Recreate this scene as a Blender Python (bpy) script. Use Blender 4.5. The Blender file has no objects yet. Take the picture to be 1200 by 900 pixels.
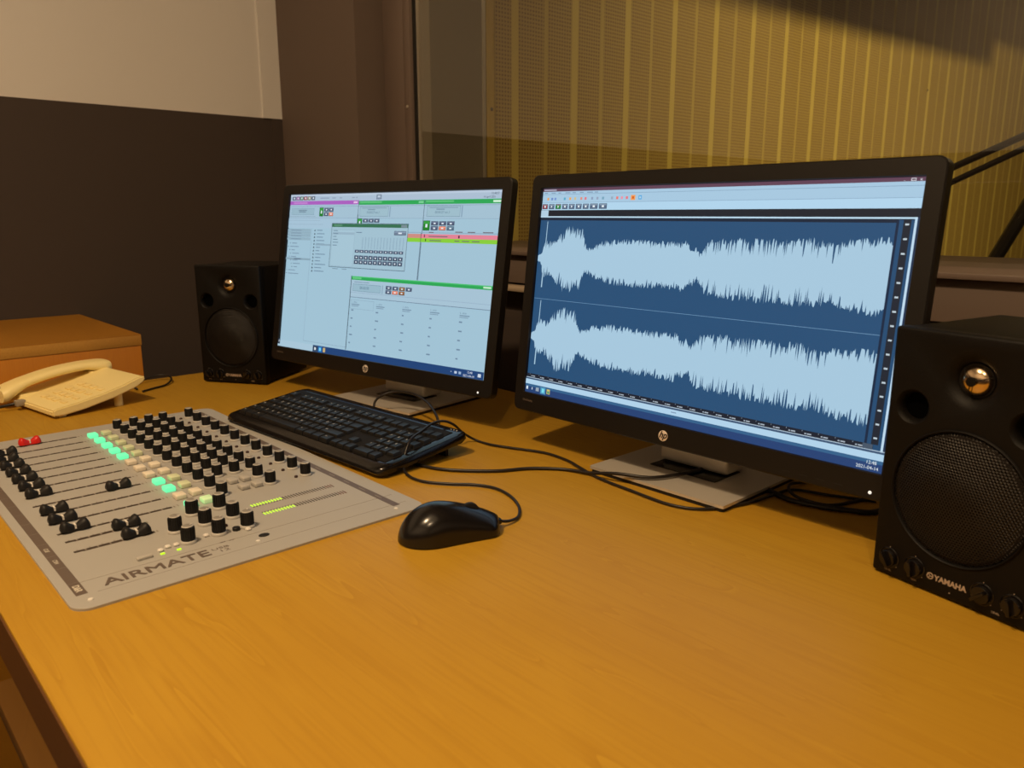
import bpy, bmesh, math, random
from mathutils import Vector, Matrix
random.seed(7)
S = bpy.context.scene
COL = S.collection
PI = math.pi
DZ = 0.74                                   # desk top height

def lin(c):
    return c/12.92 if c <= .04045 else ((c+.055)/1.055)**2.4
def rgb(r, g, b):
    return (lin(r/255), lin(g/255), lin(b/255), 1)

# ------------------------------------------------------------------ materials
def mat(name, col, rough=.5, metal=0, spec=.5, emit=None, estr=1, noise=0, nscale=40, bump=0, bscale=300):
    m = bpy.data.materials.new(name); m.use_nodes = True
    nt = m.node_tree; b = nt.nodes['Principled BSDF']
    b.inputs['Base Color'].default_value = col
    b.inputs['Roughness'].default_value = rough
    b.inputs['Metallic'].default_value = metal
    b.inputs['Specular IOR Level'].default_value = spec
    tc = nt.nodes.new('ShaderNodeTexCoord')
    if noise:
        n = nt.nodes.new('ShaderNodeTexNoise'); n.inputs['Scale'].default_value = nscale; n.inputs['Detail'].default_value = 4
        nt.links.new(tc.outputs['Object'], n.inputs['Vector'])
        mx = nt.nodes.new('ShaderNodeMix'); mx.data_type = 'RGBA'
        mx.inputs['A'].default_value = tuple(c*(1-noise) for c in col[:3])+(1,)
        mx.inputs['B'].default_value = tuple(min(1, c*(1+noise)) for c in col[:3])+(1,)
        nt.links.new(n.outputs['Fac'], mx.inputs['Factor'])
        nt.links.new(mx.outputs['Result'], b.inputs['Base Color'])
    if bump:
        n = nt.nodes.new('ShaderNodeTexNoise'); n.inputs['Scale'].default_value = bscale; n.inputs['Detail'].default_value = 3
        nt.links.new(tc.outputs['Object'], n.inputs['Vector'])
        bp = nt.nodes.new('ShaderNodeBump'); bp.inputs['Strength'].default_value = bump; bp.inputs['Distance'].default_value = .001
        nt.links.new(n.outputs['Fac'], bp.inputs['Height']); nt.links.new(bp.outputs['Normal'], b.inputs['Normal'])
    if emit:
        b.inputs['Emission Color'].default_value = emit; b.inputs['Emission Strength'].default_value = estr
    return m

def wood(name, c1, c2, c3, rough=.38, scale=(1, 1, 1), axis='X', spec=.4):
    m = bpy.data.materials.new(name); m.use_nodes = True
    nt = m.node_tree; b = nt.nodes['Principled BSDF']; L = nt.links.new
    tc = nt.nodes.new('ShaderNodeTexCoord')
    mp = nt.nodes.new('ShaderNodeMapping')
    s = {'X': (1.3, 11, 11), 'Y': (11, 1.3, 11), 'Z': (11, 11, 1.3)}[axis]
    mp.inputs['Scale'].default_value = tuple(a*q for a, q in zip(s, scale))
    L(tc.outputs['Object'], mp.inputs['Vector'])
    n1 = nt.nodes.new('ShaderNodeTexNoise'); n1.inputs['Scale'].default_value = 1.0; n1.inputs['Detail'].default_value = 3; n1.inputs['Distortion'].default_value = .6
    L(mp.outputs['Vector'], n1.inputs['Vector'])
    # growth rings: repeated bands of the slow noise
    mul = nt.nodes.new('ShaderNodeMath'); mul.operation = 'MULTIPLY'; mul.inputs[1].default_value = 7
    L(n1.outputs['Fac'], mul.inputs[0])
    fr = nt.nodes.new('ShaderNodeMath'); fr.operation = 'FRACT'; L(mul.outputs[0], fr.inputs[0])
    rp = nt.nodes.new('ShaderNodeValToRGB')
    rp.color_ramp.elements[0].position = 0; rp.color_ramp.elements[0].color = (.25, .25, .25, 1)
    rp.color_ramp.elements[1].position = 1; rp.color_ramp.elements[1].color = (1, 1, 1, 1)
    e = rp.color_ramp.elements.new(.10); e.color = (.75, .75, .75, 1)
    e = rp.color_ramp.elements.new(.93); e.color = (.55, .55, .55, 1)
    L(fr.outputs[0], rp.inputs['Fac'])
    mp2 = nt.nodes.new('ShaderNodeMapping'); mp2.inputs['Scale'].default_value = {'X': (9, 260, 260), 'Y': (260, 9, 260), 'Z': (260, 260, 9)}[axis]
    L(tc.outputs['Object'], mp2.inputs['Vector'])
    n2 = nt.nodes.new('ShaderNodeTexNoise'); n2.inputs['Scale'].default_value = 1; n2.inputs['Detail'].default_value = 3
    L(mp2.outputs['Vector'], n2.inputs['Vector'])
    n3 = nt.nodes.new('ShaderNodeTexNoise'); n3.inputs['Scale'].default_value = 3.2; n3.inputs['Detail'].default_value = 2
    L(tc.outputs['Object'], n3.inputs['Vector'])
    m1 = nt.nodes.new('ShaderNodeMix'); m1.data_type = 'RGBA'; m1.inputs['A'].default_value = c2; m1.inputs['B'].default_value = c1
    L(rp.outputs['Color'], m1.inputs['Factor'])
    m2 = nt.nodes.new('ShaderNodeMix'); m2.data_type = 'RGBA'; m2.inputs['B'].default_value = c3
    L(m1.outputs['Result'], m2.inputs['A'])
    r2 = nt.nodes.new('ShaderNodeMapRange'); r2.inputs['From Min'].default_value = .45; r2.inputs['From Max'].default_value = .8; r2.inputs['To Max'].default_value = .45
    L(n2.outputs['Fac'], r2.inputs['Value']); L(r2.outputs['Result'], m2.inputs['Factor'])
    m3 = nt.nodes.new('ShaderNodeMix'); m3.data_type = 'RGBA'; m3.inputs['B'].default_value = c2
    r3 = nt.nodes.new('ShaderNodeMapRange'); r3.inputs['From Min'].default_value = .4; r3.inputs['From Max'].default_value = .75; r3.inputs['To Max'].default_value = .6
    L(n3.outputs['Fac'], r3.inputs['Value']); L(r3.outputs['Result'], m3.inputs['Factor'])
    L(m2.outputs['Result'], m3.inputs['A'])
    L(m3.outputs['Result'], b.inputs['Base Color'])
    b.inputs['Roughness'].default_value = rough; b.inputs['Specular IOR Level'].default_value = spec
    return m

M = {}
M['desk'] = wood('honey_beech_veneer', (.50, .288, .024, 1), (.40, .205, .013, 1), (.34, .165, .010, 1), rough=.48, spec=.3)
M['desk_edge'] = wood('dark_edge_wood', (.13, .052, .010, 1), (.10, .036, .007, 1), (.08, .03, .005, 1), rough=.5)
M['cab'] = wood('cabinet_veneer', (.37, .165, .014, 1), (.31, .13, .010, 1), (.28, .11, .008, 1), rough=.5)
M['cab_front'] = wood('cabinet_front_veneer', (.52, .21, .016, 1), (.45, .165, .012, 1), (.40, .14, .010, 1), rough=.5, axis='Z')
M['shelf'] = wood('painted_shade_veneer', (.13, .058, .007, 1), (.10, .042, .005, 1), (.09, .035, .004, 1), rough=.5)  # shade below the desk front is put into this darker brown
M['ply'] = wood('ply_edge', (.52, .29, .05, 1), (.38, .18, .03, 1), (.30, .13, .02, 1), rough=.6, scale=(1, 1, 30))
M['wall_white'] = mat('white_wall_paint', (.70, .68, .66, 1), .85, spec=.2, noise=.02, nscale=3, bump=.15, bscale=250)
M['wall_dark'] = mat('dark_brown_wall_paint', (.062, .047, .041, 1), .8, spec=.25, noise=.05, nscale=3, bump=.1)
M['wall_mid'] = mat('taupe_wall_paint', (.135, .10, .082, 1), .75, spec=.3, noise=.05, nscale=2)
M['wall_frame'] = mat('taupe_frame_paint', (.15, .11, .09, 1), .45, spec=.4)
M['trim_highlight'] = mat('painted_edge_highlight', (.42, .33, .24, 1), .4, spec=.5)  # pale colour paints in the highlight along the trunk edge
M['floor'] = mat('dark_carpet', (.05, .04, .035, 1), .95, spec=.1, noise=.3, nscale=200)
M['ceil'] = mat('ceiling_paint', (.62, .60, .56, 1), .9, spec=.2, noise=.02, nscale=5)
M['black'] = mat('black_plastic', (.0035, .0027, .0022, 1), .55, spec=.2, bump=.25, bscale=900)
M['bezel'] = mat('monitor_black_plastic', (.007, .0058, .0055, 1), .42, spec=.35, bump=.05, bscale=700)
M['gloss'] = mat('glossy_black_plastic', (.006, .005, .005, 1), .16, spec=.5)
M['mouse'] = mat('mouse_black_plastic', (.007, .006, .006, 1), .22, spec=.5)
M['key'] = mat('black_key_plastic', (.009, .0085, .0085, 1), .48, spec=.35)
M['rubber'] = mat('black_rubber', (.010, .009, .009, 1), .55, spec=.35)
M['cable'] = mat('black_cable_rubber', (.012, .009, .008, 1), .4, spec=.4)
M['silver'] = mat('brushed_silver_plastic', (.66, .62, .56, 1), .38, metal=.5, noise=.03, nscale=90)
M['console'] = mat('champagne_grey_panel', (.385, .375, .355, 1), .5, spec=.3, noise=.015, nscale=60)
M['print'] = mat('dark_grey_print', (.125, .095, .08, 1), .5)
M['printlight'] = mat('pale_print', (.62, .58, .5, 1), .5)
M['slot'] = mat('dark_slot', (.045, .03, .022, 1), .6)
M['groove'] = mat('panel_groove', (.26, .23, .20, 1), .6)
M['skirt'] = mat('pale_grey_knob_skirt', (.44, .42, .39, 1), .45)
M['captop'] = mat('grey_knob_top', (.26, .245, .225, 1), .4)
M['red'] = mat('red_fader_plastic', (.62, .012, .008, 1), .4)
M['darkled'] = mat('dark_red_lens', (.035, .012, .010, 1), .35)
M['white'] = mat('white_plastic', (.75, .72, .68, 1), .4)
M['cream'] = mat('cream_button', (.80, .73, .60, 1), .45)
M['creamgreen'] = mat('cream_button_green_tint', (.66, .72, .48, 1), .45)
M['lit'] = mat('lit_green_button', (.10, .35, .2, 1), .4, emit=(.13, .92, .42, 1), estr=.95)
M['litsoft'] = mat('faint_lit_button', (.6, .8, .5, 1), .4, emit=(.35, .62, .25, 1), estr=.35)
M['ledon'] = mat('lit_meter_led', (.4, .8, .02, 1), .4, emit=(.40, .80, .01, 1), estr=1.0)
M['ledoff'] = mat('dark_meter_led', (.045, .038, .030, 1), .5)
M['ledred'] = mat('unlit_red_meter_led', (.12, .03, .02, 1), .5)
M['phone'] = mat('cream_phone_plastic', (.86, .72, .33, 1), .42, spec=.4)
M['phonekey'] = mat('cream_phone_key', (.86, .69, .30, 1), .45)
M['phonegrey'] = mat('grey_phone_plug', (.30, .26, .2, 1), .5)
M['cone'] = mat('speaker_cone', (.007, .005, .004, 1), .8, spec=.15)
M['grille'] = mat('black_metal_grille', (.018, .015, .013, 1), .42, metal=.35)
M['dome'] = mat('bronze_tweeter_dome', (.80, .62, .42, 1), .18, metal=1)
M['hole'] = mat('port_inside', (.001, .001, .001, 1), .9, spec=.02)
M['logo'] = mat('printed_gold_logo', (.42, .32, .24, 1), .45)
M['hplogo'] = mat('silver_badge', (.75, .66, .58, 1), .4, metal=.2)
M['led_white'] = mat('white_power_led', (.8, .8, .8, 1), .4, emit=(.75, .8, .8, 1), estr=.8)
M['felt'] = mat('grey_reveal_felt', (.13, .11, .075, 1), .9, noise=.05, nscale=30)
M['gap'] = mat('black_seal', (.006, .005, .004, 1), .7)
M['bead'] = mat('aluminium_bead', (.6, .55, .47, 1), .3, metal=.7)
M['boothframe'] = mat('yellow_wood_strip', (.36, .25, .04, 1), .6)
M['booth_ceiling'] = mat('booth_ceiling_tile', (.30, .24, .13, 1), .9)
M['arm'] = mat('dark_boom_metal', (.02, .016, .012, 1), .45, metal=.3)

# perforated acoustic cladding: plain battens between perforated boards (real surface pattern of the boards)
def perforated():
    m = bpy.data.materials.new('perforated_acoustic_board'); m.use_nodes = True
    nt = m.node_tree; b = nt.nodes['Principled BSDF']; L = nt.links.new
    b.inputs['Roughness'].default_value = .85; b.inputs['Specular IOR Level'].default_value = .15
    tc = nt.nodes.new('ShaderNodeTexCoord'); sp = nt.nodes.new('ShaderNodeSeparateXYZ'); L(tc.outputs['Object'], sp.inputs[0])
    def mth(op, a, bb=None):
        n = nt.nodes.new('ShaderNodeMath'); n.operation = op
        for i, v in enumerate((a, bb)):
            if v is None: continue
            if isinstance(v, (int, float)): n.inputs[i].default_value = v
            else: L(v, n.inputs[i])
        return n.outputs[0]
    y, z = sp.outputs['Y'], sp.outputs['Z']
    P = .0098
    fy = mth('SUBTRACT', mth('FRACT', mth('DIVIDE', y, P)), .5)
    fz = mth('SUBTRACT', mth('FRACT', mth('DIVIDE', z, P)), .5)
    d = mth('SQRT', mth('ADD', mth('MULTIPLY', fy, fy), mth('MULTIPLY', fz, fz)))
    hole = mth('LESS_THAN', d, .29)
    # strips: strong every .213 m, weak half way
    ph = mth('FRACT', mth('DIVIDE', mth('SUBTRACT', y, 1.449-.2224/2), .2224))
    st = mth('LESS_THAN', mth('ABSOLUTE', mth('SUBTRACT', ph, .5)), .056)
    wk = mth('GREATER_THAN', mth('ABSOLUTE', mth('SUBTRACT', ph, .5)), .47)
    anys = mth('MAXIMUM', st, wk)
    hole2 = mth('MULTIPLY', hole, mth('SUBTRACT', 1, anys))
    c1 = nt.nodes.new('ShaderNodeMix'); c1.data_type = 'RGBA'; c1.inputs['A'].default_value = (.305, .220, .055, 1); c1.inputs['B'].default_value = (.45, .35, .083, 1)
    L(mth('ADD', mth('MULTIPLY', st, .9), mth('MULTIPLY', wk, .45)), c1.inputs['Factor'])
    c2 = nt.nodes.new('ShaderNodeMix'); c2.data_type = 'RGBA'; c2.inputs['B'].default_value = (.15, .08, .022, 1)
    L(c1.outputs['Result'], c2.inputs['A']); L(hole2, c2.inputs['Factor'])
    L(c2.outputs['Result'], b.inputs['Base Color'])
    return m
M['perf'] = perforated()

def glass():
    m = bpy.data.materials.new('window_glass'); m.use_nodes = True
    nt = m.node_tree; nt.nodes.clear(); L = nt.links.new
    out = nt.nodes.new('ShaderNodeOutputMaterial'); mx = nt.nodes.new('ShaderNodeMixShader')
    t = nt.nodes.new('ShaderNodeBsdfTransparent'); t.inputs[0].default_value = (.97, .97, .95, 1)
    g = nt.nodes.new('ShaderNodeBsdfGlossy'); g.inputs['Roughness'].default_value = 0; g.inputs['Color'].default_value = (1, 1, 1, 1)
    fr = nt.nodes.new('ShaderNodeFresnel'); fr.inputs['IOR'].default_value = 1.5
    ge = nt.nodes.new('ShaderNodeNewGeometry')
    inv = nt.nodes.new('ShaderNodeMath'); inv.operation = 'SUBTRACT'; inv.inputs[0].default_value = 1; L(ge.outputs['Backfacing'], inv.inputs[1])
    m2 = nt.nodes.new('ShaderNodeMath'); m2.operation = 'MULTIPLY'; L(fr.outputs[0], m2.inputs[0]); m2.inputs[1].default_value = 1.9
    m3 = nt.nodes.new('ShaderNodeMath'); m3.operation = 'MULTIPLY'; m3.use_clamp = True; L(m2.outputs[0], m3.inputs[0]); L(inv.outputs[0], m3.inputs[1])
    L(m3.outputs[0], mx.inputs[0]); L(t.outputs[0], mx.inputs[1]); L(g.outputs[0], mx.inputs[2]); L(mx.outputs[0], out.inputs[0])
    return m
M['glass'] = glass()

def screenmat(name, sampling):
    m = bpy.data.materials.new(name); m.use_nodes = True
    nt = m.node_tree; b = nt.nodes['Principled BSDF']
    b.inputs['Base Color'].default_value = (.004, .004, .005, 1); b.inputs['Roughness'].default_value = .45; b.inputs['Specular IOR Level'].default_value = .25
    a = nt.nodes.new('ShaderNodeAttribute'); a.attribute_name = 'Col'
    nt.links.new(a.outputs['Color'], b.inputs['Emission Color']); b.inputs['Emission Strength'].default_value = 1
    m.cycles.emission_sampling = sampling
    return m
M['scr_bg'] = screenmat('screen_backlight', 'FRONT')
M['scr'] = screenmat('screen_pixels', 'NONE')
for k in ('lit', 'litsoft', 'ledon', 'led_white'):
    M[k].cycles.emission_sampling = 'NONE'

# ------------------------------------------------------------------ mesh helpers
class MB:
    def __init__(s): s.bm = bmesh.new(); s.mats = []
    def mi(s, m):
        if m not in s.mats: s.mats.append(m)
        return s.mats.index(m)
    def _fin(s, verts, m, T):
        fs = set()
        if T is not None:
            bmesh.ops.transform(s.bm, matrix=T, verts=verts)
        for v in verts:
            for f in v.link_faces: fs.add(f)
        i = s.mi(m)
        for f in fs: f.material_index = i
        return verts
    def box(s, a, b, m, bevel=0, seg=2, T=None):
        r = bmesh.ops.create_cube(s.bm, size=1)['verts']
        c = [(a[i]+b[i])/2 for i in range(3)]; d = [abs(b[i]-a[i]) for i in range(3)]
        bmesh.ops.transform(s.bm, matrix=Matrix.Translation(c) @ Matrix.Diagonal((d[0], d[1], d[2], 1)), verts=r)
        if bevel:
            es = list({e for v in r for e in v.link_edges})
            n = bmesh.ops.bevel(s.bm, geom=es, offset=bevel, segments=seg, affect='EDGES', profile=.5)
            vs = list({v for f in n['faces'] for v in f.verts} | {v for v in r if v.is_valid})
            # include all connected
            st = list(vs); seen = set(vs)
            while st:
                v = st.pop()
                for e in v.link_edges:
                    o = e.other_vert(v)
                    if o not in seen: seen.add(o); st.append(o)
            r = list(seen)
        return s._fin(r, m, T)
    def lathe(s, prof, m, n=24, T=None, cap=True, mats=None):
        rings = []
        for (r, z) in prof:
            rings.append([s.bm.verts.new((r*math.cos(2*PI*k/n), r*math.sin(2*PI*k/n), z)) for k in range(n)])
        for i in range(len(rings)-1):
            mm = s.mi(mats[i] if mats else m)
            for k in range(n):
                f = s.bm.faces.new((rings[i][k], rings[i][(k+1) % n], rings[i+1][(k+1) % n], rings[i+1][k])); f.material_index = mm; f.smooth = True
        if cap:
            if prof[0][0] > 1e-5:
                f = s.bm.faces.new(list(reversed(rings[0]))); f.material_index = s.mi(mats[0] if mats else m)
            if prof[-1][0] > 1e-5:
                f = s.bm.faces.new(rings[-1]); f.material_index = s.mi(mats[-1] if mats else m)
        vs = [v for r in rings for v in r]
        if T is not None: bmesh.ops.transform(s.bm, matrix=T, verts=vs)
        return vs
    def prism(s, pts, h0, h1, m, T=None, axis='Z'):
        def P(p, h):
            return (p[0], p[1], h) if axis == 'Z' else ((h, p[0], p[1]) if axis == 'X' else (p[0], h, p[1]))
        a = [s.bm.verts.new(P(p, h0)) for p in pts]; b = [s.bm.verts.new(P(p, h1)) for p in pts]
        i = s.mi(m); n = len(pts)
        fs = [s.bm.faces.new(a), s.bm.faces.new(b)]
        for k in range(n): fs.append(s.bm.faces.new((a[k], a[(k+1) % n], b[(k+1) % n], b[k])))
        for f in fs: f.material_index = i
        bmesh.ops.recalc_face_normals(s.bm, faces=fs)
        if T is not None: bmesh.ops.transform(s.bm, matrix=T, verts=a+b)
        return a+b
    def tube(s, path, r, m, n=8, radii=None):
        P = [Vector(p) for p in path]; rings = []
        up = Vector((0, 0, 1)); prev = None
        for i, p in enumerate(P):
            t = (P[min(i+1, len(P)-1)]-P[max(i-1, 0)]).normalized()
            a = t.cross(up) if prev is None else prev - t*prev.dot(t)
            if a.length < 1e-4: a = t.cross(Vector((1, 0, 0)))
            a.normalize(); prev = a; b = t.cross(a)
            rr = radii[i] if radii else r
            rings.append([s.bm.verts.new(p+(a*math.cos(2*PI*k/n)+b*math.sin(2*PI*k/n))*rr) for k in range(n)])
        i0 = s.mi(m)
        for i in range(len(rings)-1):
            for k in range(n):
                f = s.bm.faces.new((rings[i][k], rings[i][(k+1) % n], rings[i+1][(k+1) % n], rings[i+1][k])); f.material_index = i0; f.smooth = True
        for rr in (rings[0], rings[-1]):
            f = s.bm.faces.new(rr); f.material_index = i0
        bmesh.ops.recalc_face_normals(s.bm, faces=list({f for r in rings for v in r for f in v.link_faces}))
    def text(s, txt, size, m, T, depth=.0002, bold=0, shear=0, sx=1, align='LEFT'):
        c = bpy.data.curves.new('t', 'FONT'); c.body = txt; c.size = size; c.align_x = align; c.shear = shear; c.offset = bold*size
        c.extrude = depth
        o = bpy.data.objects.new('t', c); COL.objects.link(o)
        bpy.context.view_layer.update()
        me = bpy.data.meshes.new_from_object(o.evaluated_get(bpy.context.evaluated_depsgraph_get()))
        bpy.data.objects.remove(o); bpy.data.curves.remove(c)
        n0 = len(s.bm.verts); s.bm.from_mesh(me); s.bm.verts.ensure_lookup_table()
        vs = s.bm.verts[n0:]; bpy.data.meshes.remove(me)
        bmesh.ops.transform(s.bm, matrix=T @ Matrix.Diagonal((sx, 1, 1, 1)), verts=vs)
        i = s.mi(m)
        for f in {f for v in vs for f in v.link_faces}: f.material_index = i
        return vs
    def mesh(s, name, smooth=None):
        me = bpy.data.meshes.new(name); s.bm.to_mesh(me); s.bm.free()
        for m in s.mats: me.materials.append(m)
        if smooth is not None:
            for p in me.polygons: p.use_smooth = True
            if smooth < 180: me.set_sharp_from_angle(angle=math.radians(smooth))
        return me
    def build(s, name, parent=None, smooth=35, T=None):
        o = bpy.data.objects.new(name, s.mesh(name, smooth)); COL.objects.link(o)
        if parent: o.parent = parent
        if T is not None: o.matrix_local = T
        return o

def tag(o, label=None, cat=None, group=None, kind=None):
    if label: o['label'] = label
    if cat: o['category'] = cat
    if group: o['group'] = group
    if kind: o['kind'] = kind
    return o
def empty(name, loc, rz=0, **k):
    o = bpy.data.objects.new(name, None); COL.objects.link(o); o.location = loc; o.rotation_euler = (0, 0, rz); o.empty_display_size = .02
    return tag(o, **k)
def inst(o, name, parent, loc, rz=0):
    c = bpy.data.objects.new(name, o if isinstance(o, bpy.types.Mesh) else o.data); COL.objects.link(c)
    c.parent = parent; c.location = loc; c.rotation_euler = (0, 0, rz)
    return c
def struct(name, a, b, m, bevel=0):
    mb = MB(); mb.box(a, b, M[m], bevel); o = mb.build(name, None); o['kind'] = 'structure'; return o
def smoothpath(pts, n=6):
    P = [Vector(p) for p in pts]; out = []
    for i in range(len(P)-1):
        p0 = P[max(i-1, 0)]; p1 = P[i]; p2 = P[i+1]; p3 = P[min(i+2, len(P)-1)]
        for k in range(n):
            t = k/n
            out.append(.5*((2*p1)+(p2-p0)*t+(2*p0-5*p1+4*p2-p3)*t*t+(3*p1-p0-3*p2+p3)*t**3))
    out.append(P[-1]); return out

# ------------------------------------------------------------------ camera
cam = bpy.data.cameras.new('camera'); co = bpy.data.objects.new('camera', cam); COL.objects.link(co); S.camera = co
rw = Vector((.6755, .7374, -.0014)); fw = Vector((-.7208, .6599, -.2121)).normalized()
rw = (rw - fw*rw.dot(fw)).normalized(); uw = rw.cross(fw)
R = Matrix((rw, uw, -fw)).transposed().to_4x4()
co.matrix_world = Matrix.Translation((0, 0, 1.0745)) @ R
cam.sensor_width = 36; cam.lens = 921.66/1200*36; cam.clip_start = .02
cam.dof.use_dof = True; cam.dof.focus_distance = 1.05; cam.dof.aperture_fstop = 9

# ------------------------------------------------------------------ the control room
XL, XR, YF, YB, ZC = -2.13, 1.9, -1.5, 1.08, 2.62
ZB = 1.331                                   # height of the white / dark paint border
struct('floor', (XL-.1, YF-.1, -.1), (XR+.1, YB+.3, 0), 'floor')
struct('ceiling', (XL-.1, YF-.1, ZC), (XR+.1, YB+.3, ZC+.1), 'ceil')
def wall2(name, a, b):
    mb = MB(); mb.box((a[0], a[1], 0), (b[0], b[1], ZB), M['wall_dark']); mb.box((a[0], a[1], ZB), (b[0], b[1], ZC), M['wall_white'])
    o = mb.build(name); o['kind'] = 'structure'; return o
wall2('wall_left', (XL-.1, YF-.1), (XL, YB))
wall2('wall_right', (XR, YF-.1), (XR+.1, YB))
wall2('wall_front', (XL, YF-.1), (XR, YF))
# boxed corner of the left wall beside the window wall
struct('trim_1', (XL, YB-.030, 0), (XL+.004, YB, ZB), 'wall_dark')
struct('trim_2', (XL, YB-.055, ZB), (XL+.005, YB, ZC), 'wall_white')
# window wall: pier, stepped frame, parapet, head
XP = -1.733
struct('wall_back', (XL-.1, YB, 0), (XP, YB+.29, ZC), 'wall_mid')
struct('wall_back_2', (XP, YB, 0), (XR+.1, YB+.09, .995), 'wall_dark')
struct('wall_back_3', (XP, YB, 2.25), (XR+.1, YB+.29, ZC), 'wall_mid')
struct('trim_3', (XP, YB+.080, .995), (XP+.084, YB+.15, 2.25), 'wall_frame', .002)
struct('trim_4', (XP+.084, YB+.078, .995), (XP+.112, YB+.15, 2.25), 'wall_frame', .003)
mb = MB(); mb.lathe([(.004, 0), (.0035, .002), (.001, .0025)], M['bead'], 12, Matrix.Translation((XP+.098, YB+.078, 1.325)) @ Matrix.Rotation(PI/2, 4, 'X'))
o = mb.build('trim_5'); o['kind'] = 'structure'
struct('trim_6', (XP+.112, YB+.088, .995), (XP+.1225, YB+.15, 2.25), 'gap')
# sill board and the painted cable trunk under it
struct('window_sill', (XP, YB-.030, .995), (XR+.05, YB+.385, 1.003), 'wall_frame', .0015)
o = bpy.data.objects['window_sill']; o.name = 'trim_7'
struct('trim_8', (XP, YB-.018, .940), (XR, YB+.002, .995), 'wall_mid', .002)
struct('trim_9', (XP, YB-.040, .925), (XR, YB+.002, .936), 'trim_highlight', .003)
# first pane
struct('window_1', (XP+.1225, YB+.094, 1.003), (XR, YB+.100, 2.25), 'glass')
struct('trim_10', (XP+.122, YB+.091, 1.003), (XP+.1245, YB+.103, 2.25), 'bead')
# reveal between the panes
XB = -1.57
struct('wall_reveal', (XP+.04, YB+.10, 1.003), (XB, YB+.27, 2.25), 'felt')
bpy.data.objects['wall_reveal'].name = 'wall_back_4'
struct('trim_11', (XB-.01, YB+.259, 1.003), (XB+.004, YB+.267, 2.25), 'bead')
struct('wall_back_5', (XB, YB+.29, 0), (XR+.1, YB+.385, .994), 'wall_dark')

# ------------------------------------------------------------------ the studio booth behind the glass
YE = 6.4
struct('floor_booth', (XB-.2, YB+.385, -.1), (XR+.1, YE+.1, 0), 'floor')
struct('ceiling_booth', (XB-.2, YB+.30, ZC), (XR+.1, YE+.1, ZC+.1), 'booth_ceiling')
struct('wall_booth_left', (XB-.1, YB+.27, 0), (XB, YE, ZC), 'perf')
struct('wall_booth_end', (XB-.1, YE, 0), (XR+.1, YE+.1, ZC), 'perf')
struct('wall_booth_right', (XR, YB+.29, 0), (XR+.1, YE, ZC), 'wall_mid')
struct('trim_12', (XB, YB+.272, 1.005), (XB+.003, YB+.296, ZC), 'boothframe')
for y, z in ((1.367, 1.33), (4.1, 1.64)):
    mb = MB(); mb.lathe([(.005, 0), (.004, .002), (.001, .003)], M['slot'], 12, Matrix.Translation((XB+.002, y, z)) @ Matrix.Rotation(PI/2, 4, 'Y'))
    o = mb.build('trim_13' if z < 1.5 else 'trim_14'); o['kind'] = 'structure'
# added light blocker, lower edge shaped to shade the top of the cladding
mb = MB()
mb.prism([(1.6, 2.057), (3.70, 2.139), (3.70, 2.200), (4.6, 2.235), (4.6, 2.62), (1.6, 2.62)], -.66, -.64, M['booth_ceiling'], axis='X')
blocker = mb.build('shade_blocker'); tag(blocker, 'added light-blocking panel high inside the studio booth', 'light blocker')

# microphone boom in the booth
bo = empty('microphone_boom', (-.30, 2.2, 0), 0, label='dark microphone boom arm with twin rods seen through the studio window', cat='microphone stand')
def rod(name, a, b, r, T=None):
    mb = MB(); mb.tube([Vector(a)-Vector((-.30, 2.2, 0)), Vector(b)-Vector((-.30, 2.2, 0))], r, M['arm'], 10); return mb.build(name, bo)
rod('upper_rod', (-.80, 2.20, 1.168), (-.30, 2.20, 1.392), .0085)
rod('lower_rod', (-.80, 2.20, 1.130), (-.30, 2.20, 1.372), .0075)
rod('strut', (-.655, 2.20, .93), (-.50, 2.20, 1.29), .016)
mb = MB(); mb.lathe([(.15, 0), (.15, .012), (.03, .022), (.012, .03), (.012, .94)], M['arm'], 24, Matrix.Translation((-.355, 0, 0))); mb.build('stand_column', bo)
mb = MB(); mb.lathe([(.004, -.10), (.022, -.09), (.026, -.02), (.026, .05), (.018, .065), (.004, .07)], M['arm'], 20, Matrix.Translation((-.52, 0, 1.10))); mb.build('microphone', bo)

# ------------------------------------------------------------------ desk
DX0, DX1, DY0, DY1 = -1.677, 1.2, .092, .995
desk = empty('desk', (-.3, .55, 0), 0, label='long honey coloured wooden desk carrying the mixer and both monitors', cat='desk')
def dpart(name, boxes, m, smooth=35, bevel=0):
    mb = MB()
    for a, b in boxes: mb.box(a, b, M[m], bevel)
    o = mb.build(name, desk); o.matrix_parent_inverse = Matrix.Identity(4)
    o.data.transform(Matrix.Translation((.3, -.55, 0))); return o
dpart('desktop', [((DX0, DY0+.0015, DZ-.046), (DX1, DY1, DZ))], 'desk', bevel=.0012)
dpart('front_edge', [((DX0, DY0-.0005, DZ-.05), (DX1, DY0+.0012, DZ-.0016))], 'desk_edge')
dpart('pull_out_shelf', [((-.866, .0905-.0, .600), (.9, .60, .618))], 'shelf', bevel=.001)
dpart('leg_panel', [((DX0+.03, .14, 0), (DX0+.055, .95, DZ-.046))], 'cab')
dpart('leg_panel', [((DX1-.055, .14, 0), (DX1-.03, .95, DZ-.046))], 'cab')
dpart('shelf_rail', [((-.88, .12, .592), (-.868, .62, DZ-.046))], 'cab')
dpart('shelf_rail', [((.902, .12, .592), (.914, .62, DZ-.046))], 'cab')

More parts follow.
